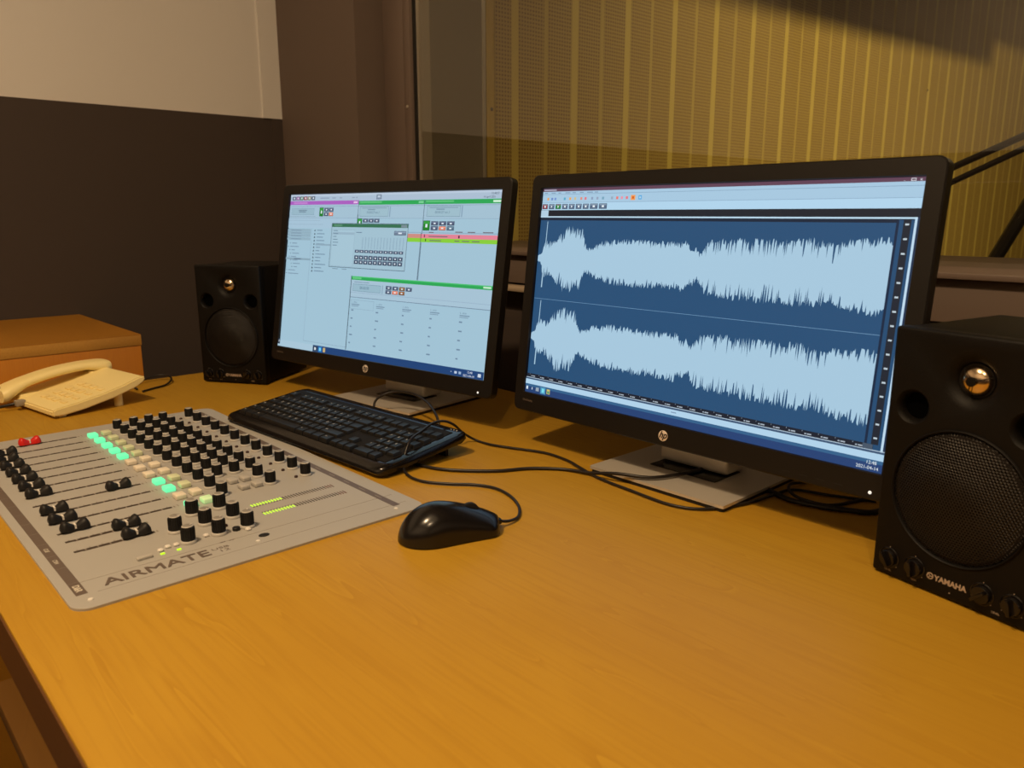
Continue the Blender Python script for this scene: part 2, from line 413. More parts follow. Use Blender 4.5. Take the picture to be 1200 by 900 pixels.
# wooden cabinet between desk and left wall
cx0, cx1, cy0, cy1, cz = XL+.004, -1.680, -.25, .512, .835
cab = empty('wooden_cabinet', (cx0, cy0, 0), 0, label='orange wooden cabinet standing left of the desk against the dark wall', cat='cabinet')
mb = MB(); mb.box((0, 0, 0), (cx1-cx0, cy1-cy0, cz-.0225), M['cab_front'], .001); mb.build('carcass', cab)
mb = MB(); mb.box((0, -.002, cz-.022), (cx1-cx0+.0012, cy1-cy0+.0015, cz-.0012), M['ply'], .0005); mb.build('top_board_edge', cab)
mb = MB(); mb.box((0, -.002, cz-.0012), (cx1-cx0+.0012, cy1-cy0+.0015, cz), M['cab']); mb.build('top_veneer', cab)

# ------------------------------------------------------------------ monitors
class Screen:
    """collects emissive rectangles, polygons and text in u,v (0..1 from the top left) on one mesh"""
    def __init__(s, W, H): s.W, s.H = W, H; s.v = []; s.f = []; s.c = []; s.k = 0; s.bg = 1
    def lay(s): s.k += 1; return s.k
    def poly(s, pts, col, k=None):
        k = s.lay() if k is None else k
        n = len(s.v)
        for u, v in pts: s.v.append((u*s.W, -.00001*k, (1-v)*s.H))
        s.f.append(list(range(n, n+len(pts)))); s.c.append(col)
    def rect(s, u0, v0, u1, v1, col, k=None): s.poly([(u0, v0), (u0, v1), (u1, v1), (u1, v0)], col, k)
    def frame(s, u0, v0, u1, v1, col, t=.002, fill=None):
        k = s.lay(); a = s.W/s.H
        if fill: s.rect(u0, v0, u1, v1, fill, k); k = s.lay()
        s.rect(u0, v0, u1, v0+t*a, col, k); s.rect(u0, v1-t*a, u1, v1, col, k); s.rect(u0, v0, u0+t, v1, col, k); s.rect(u1-t, v0, u1, v1, col, k)
    def text(s, txt, u, v, h, col, sx=1):
        c = bpy.data.curves.new('t', 'FONT'); c.body = txt; c.size = h*s.H*1.35; c.resolution_u = 2
        o = bpy.data.objects.new('t', c); COL.objects.link(o); bpy.context.view_layer.update()
        me = bpy.data.meshes.new_from_object(o.evaluated_get(bpy.context.evaluated_depsgraph_get()))
        k = s.lay()
        for p in me.polygons:
            s.poly([(u+me.vertices[i].co.x*sx/s.W, v-me.vertices[i].co.y/s.H) for i in p.vertices], col, k)
        bpy.data.objects.remove(o); bpy.data.curves.remove(c); bpy.data.meshes.remove(me)
    def build(s, parent, T, keep):
        me = bpy.data.meshes.new('screen'); me.from_pydata(s.v, [], s.f)
        me.materials.append(M['scr']); me.materials.append(M['scr_bg'])
        a = me.color_attributes.new('Col', 'FLOAT_COLOR', 'CORNER'); i = 0
        for fi, p in enumerate(me.polygons):
            p.material_index = 1 if fi < s.bg else 0
            for li in p.loop_indices: a.data[li].color = s.c[fi]
        o = bpy.data.objects.new('screen', me); COL.objects.link(o); o.parent = parent; o.matrix_local = T
        o['label'] = keep; return o

def rrect(w, h, r, cx=0, cy=0, n=5):
    pts = []
    for (sx, sy, a0) in ((1, -1, -90), (1, 1, 0), (-1, 1, 90), (-1, -1, 180)):
        for k in range(n+1):
            a = math.radians(a0+90*k/n); pts.append((cx+sx*(w/2-r)+r*math.cos(a), cy+sy*(h/2-r)+r*math.sin(a)))
    return pts

def monitor(loc, rz, tilt, W, H, bx, by, label, cat_label):
    """loc: lower left corner of the visible screen"""
    t = empty('computer_monitor', (loc[0], loc[1], DZ), rz, label=label, cat='monitor', group='monitors on the desk')
    T = Matrix.Translation((0, 0, loc[2]-DZ)) @ Matrix.Rotation(-tilt, 4, 'X')
    ml, mt, mbm = .0185, .0185, .0275
    # housing shell behind the front frame: tapers to the rear
    mb = MB(); cxx, czz = W/2, (H+mt-mbm)/2
    w, h = W+2*ml, H+mt+mbm
    rings = []
    for (y, dw, r) in ((.002, 0, .010), (.0095, .0, .010), (.0125, .004, .011), (.016, .022, .012), (.050, .13, .02)):
        rings.append([mb.bm.verts.new((p[0], y, p[1])) for p in rrect(w-dw, h-dw, r, cxx, czz)])
    i0 = mb.mi(M['bezel']); n = len(rings[0])
    for a, b in zip(rings, rings[1:]):
        for k in range(n): mb.bm.faces.new((a[k], a[(k+1) % n], b[(k+1) % n], b[k]))
    mb.bm.faces.new(rings[-1]); mb.bm.faces.new(list(reversed(rings[0])))
    bmesh.ops.recalc_face_normals(mb.bm, faces=mb.bm.faces[:])
    mb.build('housing', t, 30, T)
    # front frame with an opening
    mb = MB(); mb.mi(M['bezel'])
    def loop(pts, y): return [mb.bm.verts.new((p[0], y, p[1])) for p in pts]
    inner = lambda d: rrect(W+2*d, H+2*d, .0006, W/2, H/2)
    L = [loop(rrect(w, h, .010, cxx, czz), .002), loop(rrect(w, h, .010, cxx, czz), -.0035), loop(rrect(w-.003, h-.003, .009, cxx, czz), -.005),
         loop(inner(.0008), -.005), loop(inner(0), -.0035), loop(inner(0), -.0006)]
    for a, b in zip(L, L[1:]):
        for k in range(n): mb.bm.faces.new((a[k], a[(k+1) % n], b[(k+1) % n], b[k]))
    bmesh.ops.recalc_face_normals(mb.bm, faces=mb.bm.faces[:])
    fr = mb.build('front_frame', t, 30, T)
    # badge
    mb = MB(); zz = -.0145
    mb.lathe([(.0066, 0), (.0066, .0007), (.0062, .0009), (0, .0009)], M['hplogo'], 32, Matrix.Translation((W*.49, -.005, zz)) @ Matrix.Rotation(PI/2, 4, 'X'))
    mb.text('hp', .0115, M['bezel'], Matrix.Translation((W*.49, -.0061, zz-.0025)) @ Matrix.Rotation(PI/2, 4, 'X'), .0001, .02, .35, .95, 'CENTER')
    bd = mb.build('badge', t, 30, T); bd['label'] = 'round silver maker badge'
    mb = MB(); mb.lathe([(.0017, 0), (.0015, .0006), (0, .0008)], M['led_white'], 14, Matrix.Translation((W*.985, -.005, -.020)) @ Matrix.Rotation(PI/2, 4, 'X'))
    mb.build('power_light', t, 30, T)['label'] = 'small white power light'
    mb = MB()
    for k in range(4): mb.box((W*.80+k*.019, -.0053, -.0205), (W*.80+k*.019+.009, -.0049, -.0195), M['silver'] if 0 else M['gap'])
    mb.build('menu_button_marks', t, 30, T)
    mb = MB(); mb.text('EliteDisplay', .0042, M['print'], Matrix.Translation((.0, -.0051, -.0125)) @ Matrix.Rotation(PI/2, 4, 'X'), .00005)
    mb.build('model_print', t, None, T)
    # stand: thin square foot plate with a dark shade patch, column and tilt head
    mb = MB(); D = .215; bw = .203
    ox, oy = bx, by
    pl = rrect(bw, D, .0025, ox+bw/2, oy+D/2)
    mb.prism(pl, .0048, .0085, M['silver']); st = mb.build('foot_plate', t, 30)
    mb = MB(); mb.prism(rrect(bw-.003, D-.003, .004, ox+bw/2, oy+D/2), 0, .0049, M['rubber']); mb.build('foot_pad', st, 30)
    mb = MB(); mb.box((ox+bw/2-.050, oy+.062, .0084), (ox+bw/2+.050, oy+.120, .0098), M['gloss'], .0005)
    mb.build('shade_patch', t, 30)  # dark piece standing in for the shade in front of the column
    mb = MB()
    mb.box((ox+bw/2-.052, oy+.085, .0112), (ox+bw/2+.052, oy+.135, .225), M['silver'], .006, 3)
    mb.build('column', t, 30)
    mb = MB(); mb.box((ox+bw/2-.048, oy+.060, .15), (ox+bw/2+.048, oy+.095, .215), M['bezel'], .004)
    mb.build('tilt_head', t, 30)
    mb = MB()
    for dx in (-.015, .015): mb.box((W/2+dx*12-.01, .0535, .06), (W/2+dx*12+.01, .055, .20), M['gap'])
    return t, T

LBG = rgb(168, 200, 220); BLK = rgb(20, 26, 34); GR = rgb(110, 135, 155); DG = rgb(70, 82, 98); DB = rgb(28, 58, 108)

# --- right monitor: waveform editor
MW, MH = .5067, .2860
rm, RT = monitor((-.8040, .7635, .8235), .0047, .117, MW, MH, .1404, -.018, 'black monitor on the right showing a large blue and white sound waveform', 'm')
s = Screen(MW, MH)
s.rect(0, 0, 1, 1, rgb(36, 78, 116))                        # backlight of the wave area
s.rect(0, 0, 1, .014, rgb(100, 70, 88)); s.text('mAirList', .004, .012, .008, rgb(190, 200, 215)) if 0 else s.rect(.004, .004, .05, .010, rgb(170, 170, 190))
s.rect(0, .014, 1, .102, rgb(166, 200, 224)); s.rect(0, .027, 1, .0285, rgb(120, 150, 178)); s.rect(0, .066, 1, .0675, rgb(130, 160, 188)); s.rect(0, .068, 1, .102, rgb(176, 212, 236))
s.text('_', .958, .010, .010, rgb(230, 235, 240)); s.frame(.972, .003, .981, .012, rgb(230, 235, 240), .001); s.text('x', .988, .012, .011, rgb(235, 240, 245))
for k, w_ in enumerate((.012, .016, .01, .018, .012, .014, .02, .012)):
    s.rect(.006+k*.026, .019, .006+k*.026+w_, .0235, rgb(130, 158, 186))
ics = [(.018, 230, 160, 90), (.033, 110, 140, 200), (.045, 120, 150, 210), (.080, 90, 170, 200), (.100, 235, 170, 90), (.118, 210, 190, 140), (.140, 225, 140, 120), (.155, 225, 120, 130), (.178, 140, 160, 190), (.196, 150, 165, 190), (.215, 120, 165, 190), (.245, 150, 170, 190), (.262, 235, 120, 110), (.277, 230, 150, 170), (.293, 230, 120, 130)]
for u, r, g, b in ics: s.rect(u, .043, u+.007, .055, rgb(r, g, b))
s.rect(.309, .038, .323, .060, rgb(240, 160, 90)); s.rect(.313, .044, .319, .054, rgb(210, 90, 40)); s.rect(.333, .040, .343, .058, rgb(90, 170, 225)); s.rect(.3355, .045, .3405, .053, rgb(180, 215, 235))
bu = .002
for k in range(9):
    w_ = .0205 if k < 7 else .0265
    col = rgb(140, 60, 70) if k == 0 else (rgb(30, 130, 60) if k == 2 else rgb(84, 104, 130))
    s.frame(bu, .073, bu+w_, .097, rgb(60, 75, 98), .0012, col); s.rect(bu+.002, .075, bu+w_-.002, .081, rgb(130, 150, 172), None) if k not in (0, 2) else s.rect(bu+.002, .075, bu+w_-.002, .079, rgb(150, 130, 140))
    s.poly([(bu+w_*.38, .079), (bu+w_*.38, .092), (bu+w_*.66, .0855)], rgb(225, 235, 240)) if k in (1, 2, 4) else s.rect(bu+w_*.36, .081, bu+w_*.64, .090, rgb(225, 235, 240))
    bu += w_+.0045
s.rect(0, .102, 1, .131, rgb(28, 34, 44)); s.rect(0, .103, .028, .131, rgb(176, 205, 225))
s.rect(0, .131, 1, .137, rgb(185, 215, 235)); s.rect(.0, .137, .990, .150, rgb(22, 38, 58))
s.rect(.003, .150, .957, .905, rgb(37, 79, 118)); s.rect(.957, .140, .962, .905, rgb(20, 40, 66))
s.rect(.962, .140, .990, .93, rgb(34, 76, 114)); s.rect(.970, .140, .984, .905, rgb(30, 38, 50)); s.rect(.990, .131, .9945, .93, rgb(190, 218, 238)); s.rect(.9945, .131, 1, .93, rgb(28, 50, 80))
for k in range(16): s.rect(.9735, .152+k*.0485, .9805, .158+k*.0485, rgb(190, 205, 215))
s.rect(.003, .529, .957, .5308, rgb(110, 150, 185))
rnd = random.Random(3)
EP = [(0, .012), (.010, .022), (.018, .028), (.022, .070), (.032, .085), (.055, .078), (.070, .092), (.085, .122), (.105, .146), (.12, .150), (.135, .145), (.155, .138), (.163, .145), (.172, .085), (.182, .056), (.205, .068), (.235, .090), (.27, .098),
      (.36, .100), (.44, .094), (.495, .102), (.503, .070), (.518, .082), (.528, .052), (.540, .080), (.555, .108), (.62, .118), (.74, .116), (.80, .122), (.845, .104), (.87, .118), (.93, .128), (1, .126)]
def env(u, n):
    for (a, x), (b, y) in zip(EP, EP[1:]):
        if a <= u <= b: return x+(y-x)*(u-a)/(b-a)
    return .12
def wave(vc, sd, extra):
    rr = random.Random(sd); N = 560; top = []; bot = []
    for i in range(N):
        u = .003+i*.954/N; e = env(u, i)
        j1 = .76+.24*rr.random(); j2 = .76+.24*rr.random()
        if .54 < u < .87:
            if rr.random() < .30: j1 *= .42+.45*rr.random()
            if rr.random() < .30: j2 *= .42+.45*rr.random()
        elif rr.random() < .16: j1 *= .80; j2 *= .76
        if u < .17 and rr.random() < .2: j1 *= .8; j2 *= .7
        top.append(e*j1*1.07); bot.append(e*j2*extra*1.07)
    k = s.lay()
    for i in range(N):
        u0 = .003+i*.954/N; u1 = .003+(i+1)*.954/N; um = (u0+u1)/2
        a = top[i]; b = bot[i]; a2 = top[min(i+1, N-1)]; b2 = bot[min(i+1, N-1)]
        s.poly([(u0, vc-a), (u0, vc+b), (u1, vc+b2), (u1, vc-a2)], rgb(166, 200, 222), k)
    s.poly([(.0245, vc+.14), (.0285, vc+.14), (.0305, vc-.178), (.0285, vc-.178)], rgb(166, 200, 222))
wave(.334, 5, 1.0); wave(.716, 6, 1.0)
s.rect(0, .905, .975, .9235, rgb(26, 34, 48)); s.rect(0, .9235, 1, .9265, rgb(175, 195, 212))
for k in range(27):
    u = .012+k*.0355
    s.rect(u, .906, u+.001, .911, rgb(140, 155, 170)); s.rect(u+.006, .914, u+.021, .9185, rgb(170, 182, 194)); s.rect(u+.0095, .9135, u+.0115, .919, rgb(60, 72, 88))
s.rect(0, .9265, 1, .9335, rgb(60, 85, 115)); s.rect(0, .9335, 1, .9575, rgb(176, 210, 234)); s.rect(.955, .905, .975, .9235, rgb(70, 86, 104)); s.rect(.5, .943, .515, .947, rgb(120, 145, 175))
s.rect(0, .9575, 1, 1, rgb(36, 66, 116)); s.rect(0, .9575, 1, .970, rgb(52, 98, 140))
s.rect(.004, .970, .011, .986, rgb(210, 225, 235)); s.rect(.0255, .972, .029, .984, rgb(190, 205, 220)); s.rect(.042, .969, .054, .987, rgb(150, 165, 180))
s.rect(.060, .962, .080, .995, rgb(80, 150, 190)); s.rect(.0655, .968, .075, .988, rgb(120, 220, 235)); s.rect(.085, .966, .097, .990, rgb(205, 190, 110)); s.rect(.087, .975, .095, .988, rgb(90, 150, 110))
s.text('12:48', .9665, .9735, .0125, rgb(225, 235, 240)); s.text('2021-04-14', .948, .9925, .0125, rgb(225, 235, 240))
s.build(rm, RT, 'lit screen with white stereo waveform on blue')

# --- left monitor: radio playout software
NW, NH = .5294, .2908
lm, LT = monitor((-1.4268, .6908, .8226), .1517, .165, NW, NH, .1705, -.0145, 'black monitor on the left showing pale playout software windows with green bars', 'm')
s = Screen(NW, NH)
BG = rgb(160, 194, 212); HD = rgb(158, 184, 206); LN = rgb(110, 138, 160)
GN = rgb(40, 165, 85); GL = rgb(120, 205, 150)
s.rect(0, 0, 1, 1, BG)
s.rect(0, 0, 1, .042, rgb(170, 190, 210)); s.rect(0, .0, 1, .012, rgb(186, 202, 220))
for k, c in enumerate((rgb(90, 100, 130), rgb(150, 80, 150), rgb(80, 120, 90), rgb(160, 50, 60), rgb(150, 140, 110), rgb(80, 90, 110))):
    s.frame(.010+k*.022, .012, .030+k*.022, .036, rgb(80, 95, 115), .001, c); s.rect(.017+k*.022, .018, .024+k*.022, .029, rgb(215, 225, 235))
for u, w_ in ((.17, .05), (.235, .02), (.275, .012), (.34, .014), (.36, .008)): s.rect(u, .022, u+w_, .028, rgb(140, 155, 180))
s.frame(.462, .010, .486, .038, rgb(90, 105, 125), .0015, rgb(130, 150, 172)); s.rect(.468, .016, .480, .027, rgb(190, 205, 220))
s.text('12:48:57', .955, .022, .012, rgb(50, 62, 85)); s.text('14 april 2021', .925, .040, .012, rgb(50, 62, 85))
s.rect(0, .042, .375, .066, rgb(170, 95, 190)); s.rect(.02, .048, .10, .060, rgb(190, 130, 205)); s.rect(.35, .048, .37, .060, rgb(225, 190, 230))
s.rect(.378, .046, .686, .070, GN); s.rect(.382, .050, .49, .060, rgb(90, 190, 120)); s.rect(.66, .052, .682, .064, GL)
s.rect(.688, .046, 1, .070, GN); s.rect(.692, .050, .81, .060, rgb(90, 190, 120)); s.rect(.965, .052, .995, .064, rgb(200, 235, 210))
for (a, b) in ((0, .375), (.378, .686), (.688, 1)):
    s.rect(a, .070, b, .150, rgb(162, 192, 210)); s.rect(a, .076, b, .0775, LN); s.rect(a, .149, b, .151, rgb(135, 160, 184))
s.rect(.376, .042, .378, .20, DG); s.rect(.3755, .13, .3785, .165, BLK); s.rect(.686, .046, .688, .50, rgb(60, 80, 100))
s.frame(.012, .088, .142, .130, rgb(120, 150, 172), .001, rgb(150, 182, 198)); s.rect(.052, .098, .10, .104, GR); s.rect(.055, .108, .095, .114, GR); s.rect(.0, .140, .15, .142, rgb(120, 145, 168))
for (a, t_) in ((.386, '00:00:27.400'), (.70, '00:00:27.400')):
    s.frame(a, .080, a+.140, .140, rgb(110, 138, 160), .0012, rgb(156, 188, 202)); s.rect(a+.01, .088, a+.13, .092, rgb(125, 152, 172)); s.rect(a+.04, .096, a+.075, .102, rgb(120, 148, 168)); s.text('00:00:27 sec.1', a+.035, .122, .015, rgb(95, 122, 148))
    s.rect(a+.145, .080, a+.149, .142, rgb(130, 158, 180))
def btn(u, v, w_, h_, c, play=False):
    s.frame(u, v, u+w_, v+h_, rgb(50, 62, 84), .001, c); s.rect(u+.002, v+.003, u+w_-.002, v+h_*.35, tuple(min(1, x*1.5+.02) for x in c[:3])+(1,))
    s.rect(u+w_*.35, v+h_*.35, u+w_*.65, v+h_*.68, rgb(220, 232, 240))
GB = rgb(24, 128, 40); SB = rgb(74, 86, 112); OB = rgb(225, 130, 105)
btn(.172, .084, .022, .056, GB); btn(.198, .086, .024, .024, SB); btn(.224, .086, .024, .024, SB); btn(.198, .114, .024, .024, SB); btn(.224, .114, .024, .024, OB)
btn(.378, .152, .024, .046, GB)
for k in range(3): btn(.406+k*.028, .154, .025, .022, SB)
s.rect(0, .152, .375, .215, rgb(164, 194, 214)); s.rect(0, .165, .18, .167, rgb(140, 166, 186)); s.rect(0, .190, .20, .192, rgb(140, 166, 186))
btn(.690, .162, .029, .056, GB)
for k in range(3): btn(.724+k*.034, .166, .030, .023, SB); btn(.724+k*.034, .193, .030, .023, (SB, OB, rgb(84, 110, 130))[k])
# browser tree at the left
for v in (.222, .240, .258, .278): s.rect(0, v, .135, v+.016, rgb(146, 176, 192)); s.rect(0, v, .135, v+.0015, rgb(120, 148, 166)); s.rect(.02, v+.006, .08, v+.011, rgb(120, 145, 168))
for k, (u, w_) in enumerate(((.03, .03), (.02, .05), (.03, .02), (.035, .04), (.03, .03), (.04, .03), (.045, .04), (.05, .02), (.02, .04), (.02, .06))):
    v = .312+k*.022; s.rect(u, v, u+w_, v+.005, rgb(120, 145, 168)); s.rect(u-.012, v, u-.008, v+.005, rgb(80, 100, 125))
s.rect(0, .410, .145, .422, rgb(136, 164, 180)); s.rect(.05, .413, .09, .418, rgb(80, 100, 125))
s.rect(.140, .215, .1415, .94, rgb(138, 166, 188))
for k in range(13):
    v = .222+k*.0215; s.poly([(.158, v), (.154, v+.012), (.162, v+.012)], rgb(30, 42, 60)); s.rect(.170, v+.004, .170+rnd.uniform(.02, .06), v+.009, rgb(110, 136, 160))
s.rect(.168, .314, .252, .324, rgb(140, 168, 186))
s.rect(.270, .462, .30, .466, GR); s.rect(.320, .462, .345, .466, GR); s.rect(.140, .940, .38, .942, rgb(130, 155, 178))
# playlist rows
s.rect(.620, .228, 1, .232, rgb(140, 165, 188)); s.rect(.620, .238, 1, .2615, rgb(225, 130, 150)); s.rect(.620, .2615, 1, .284, rgb(135, 205, 60)); s.rect(.620, .238, .686, .2615, rgb(205, 140, 130))
s.rect(.700, .240, .7035, .256, BLK); s.rect(.7065, .264, .710, .279, BLK)
for u, w_, v in ((.72, .08, .248), (.725, .05, .271), (.83, .02, .271), (.86, .03, .271), (.90, .03, .271), (.72, .02, .226), (.83, .03, .222), (.88, .03, .222), (.94, .04, .222)): s.rect(u, v, u+w_, v+.005, rgb(110, 100, 110))
s.rect(.844, .243, .850, .258, rgb(90, 30, 60)); s.rect(.686, .232, .688, .50, rgb(50, 66, 90))
# dialog
s.frame(.250, .182, .628, .455, rgb(70, 90, 110), .0018, rgb(160, 192, 208)); s.rect(.252, .186, .626, .206, rgb(50, 110, 80)); s.rect(.262, .192, .305, .200, rgb(90, 145, 115)); s.rect(.595, .189, .622, .204, rgb(120, 140, 150))
s.frame(.256, .222, .374, .448, rgb(135, 162, 182), .0008, rgb(164, 196, 212)); s.rect(.258, .238, .372, .252, rgb(150, 178, 196))
for k in range(6): s.rect(.262, .226+k*.018, .262+.03*rnd.uniform(.5, 1), .231+k*.018, rgb(110, 138, 160))
s.rect(.38, .235, .41, .239, rgb(100, 125, 150)); btn(.565, .225, .055, .024, rgb(110, 128, 150))
for k in range(14): s.rect(.415+k*.015, .265, .4165+k*.015, .335, rgb(120, 146, 170)); s.rect(.4195+k*.015, .265, .4205+k*.015, .335, rgb(140, 168, 190))
for k in range(10): btn(.382+k*.0238, .342, .021, .017, SB); btn(.382+k*.0238, .376, .021, .024, rgb(64, 78, 102)); btn(.382+k*.0238, .404, .021, .024, rgb(64, 78, 102))
# cart player below
s.rect(.378, .500, .381, .955, rgb(34, 48, 66)); s.rect(.381, .502, 1, .524, GN); s.rect(.381, .502, 1, .508, rgb(70, 190, 110)); s.rect(.385, .508, .43, .518, rgb(100, 200, 130)); s.rect(.965, .508, .995, .518, rgb(190, 230, 200))
s.rect(.381, .524, 1, .628, rgb(165, 194, 212)); s.rect(.381, .600, 1, .602, rgb(140, 165, 190)); s.rect(.381, .628, 1, .631, rgb(96, 116, 140))
s.frame(.390, .548, .528, .592, rgb(105, 135, 158), .0012, rgb(150, 184, 200)); s.text('00:00:00', .425, .578, .018, rgb(80, 110, 138)); s.rect(.395, .535, .47, .539, rgb(120, 146, 168)); s.rect(.535, .545, .538, .595, rgb(120, 148, 170))
for k in range(4): btn(.552+k*.031, .546, .027, .022, (SB, SB, rgb(130, 95, 60), SB)[k])
for k in range(3): btn(.552+k*.031, .571, .027, .022, (SB, OB, rgb(140, 90, 50))[k])
s.frame(.387, .645, .502, .700, rgb(125, 152, 175), .0008)
rn = random.Random(9)
for c in range(5):
    for r_ in range(6):
        u = .392+c*.123; v = .650+r_*.050
        if r_ == 0:
            s.text('%d - 00:00' % (c+1 if c else 1), u, v+.014, .010, rgb(105, 130, 156)); s.rect(u, v+.020, u+.04, v+.025, rgb(110, 136, 160)); s.rect(u, v+.030, u+.035, v+.034, rgb(120, 146, 168))
        else: s.rect(u, v+.004, u+rn.uniform(.008, .016), v+.012, rgb(112, 138, 162))
s.rect(0, .955, 1, 1, rgb(170, 202, 218)) if 0 else None
s.rect(.205, .958, 1, 1, rgb(28, 66, 118)); s.rect(0, .958, .205, 1, rgb(168, 198, 216)); s.rect(0, .950, .012, .985, rgb(30, 48, 66)); s.rect(.005, .960, .008, .974, rgb(220, 230, 240))
s.rect(.206, .962, .232, .998, rgb(48, 70, 96)); s.rect(.214, .972, .222, .988, rgb(225, 232, 236)); s.rect(.236, .962, .256, .998, rgb(36, 110, 180)); s.rect(.240, .970, .251, .990, rgb(120, 210, 240)); s.rect(.262, .966, .274, .994, rgb(200, 175, 120))
s.text('12:48', .935, .977, .013, rgb(220, 228, 240)); s.text('2021-04-14', .920, .996, .013, rgb(220, 228, 240)); s.rect(.885, .975, .895, .988, rgb(190, 205, 225)); s.rect(.902, .974, .912, .988, rgb(150, 175, 205)); s.rect(.978, .970, .990, .988, rgb(205, 215, 225)); s.rect(.870, .978, .873, .983, rgb(200, 210, 225))
s.build(lm, LT, 'lit screen with pale playout software windows')

# ------------------------------------------------------------------ loudspeakers
SW, SD, SH = .144, .167, .236
def hexgrille(R0, pitch=.0027):
    mb = MB(); mb.mi(M['grille']); bm = mb.bm
    def zf(x, y):
        r = min(1, math.hypot(x, y)/R0); return -.0105*(1-r**2.2)
    dx = pitch; dy = pitch*math.sqrt(3)/2; n = int(R0/dy)+2
    cache = {}
    def vert(x, y):
        k = (round(x, 5), round(y, 5))
        if k not in cache: cache[k] = bm.verts.new((x, zf(x, y), y))
        return cache[k]
    for j in range(-n, n+1):
        for i in range(-n, n+1):
            cx = i*dx+(dx/2 if j % 2 else 0); cy = j*dy
            if math.hypot(cx, cy) > R0-.0012: continue
            ro = pitch/math.sqrt(3); ri = ro*.70
            o = [vert(cx+ro*math.cos(PI/6+k*PI/3), cy+ro*math.sin(PI/6+k*PI/3)) for k in range(6)]
            q = [bm.verts.new((cx+ri*math.cos(PI/6+k*PI/3), zf(cx, cy)+.0001, cy+ri*math.sin(PI/6+k*PI/3))) for k in range(6)]
            for k in range(6):
                try: bm.faces.new((o[k], o[(k+1) % 6], q[(k+1) % 6], q[k]))
                except ValueError: pass
    bmesh.ops.recalc_face_normals(bm, faces=bm.faces[:])
    # give it thickness
    bmesh.ops.solidify(bm, geom=bm.faces[:], thickness=.0003)
    return mb.mesh('grille', None)
GR_MESH = hexgrille(.0585)

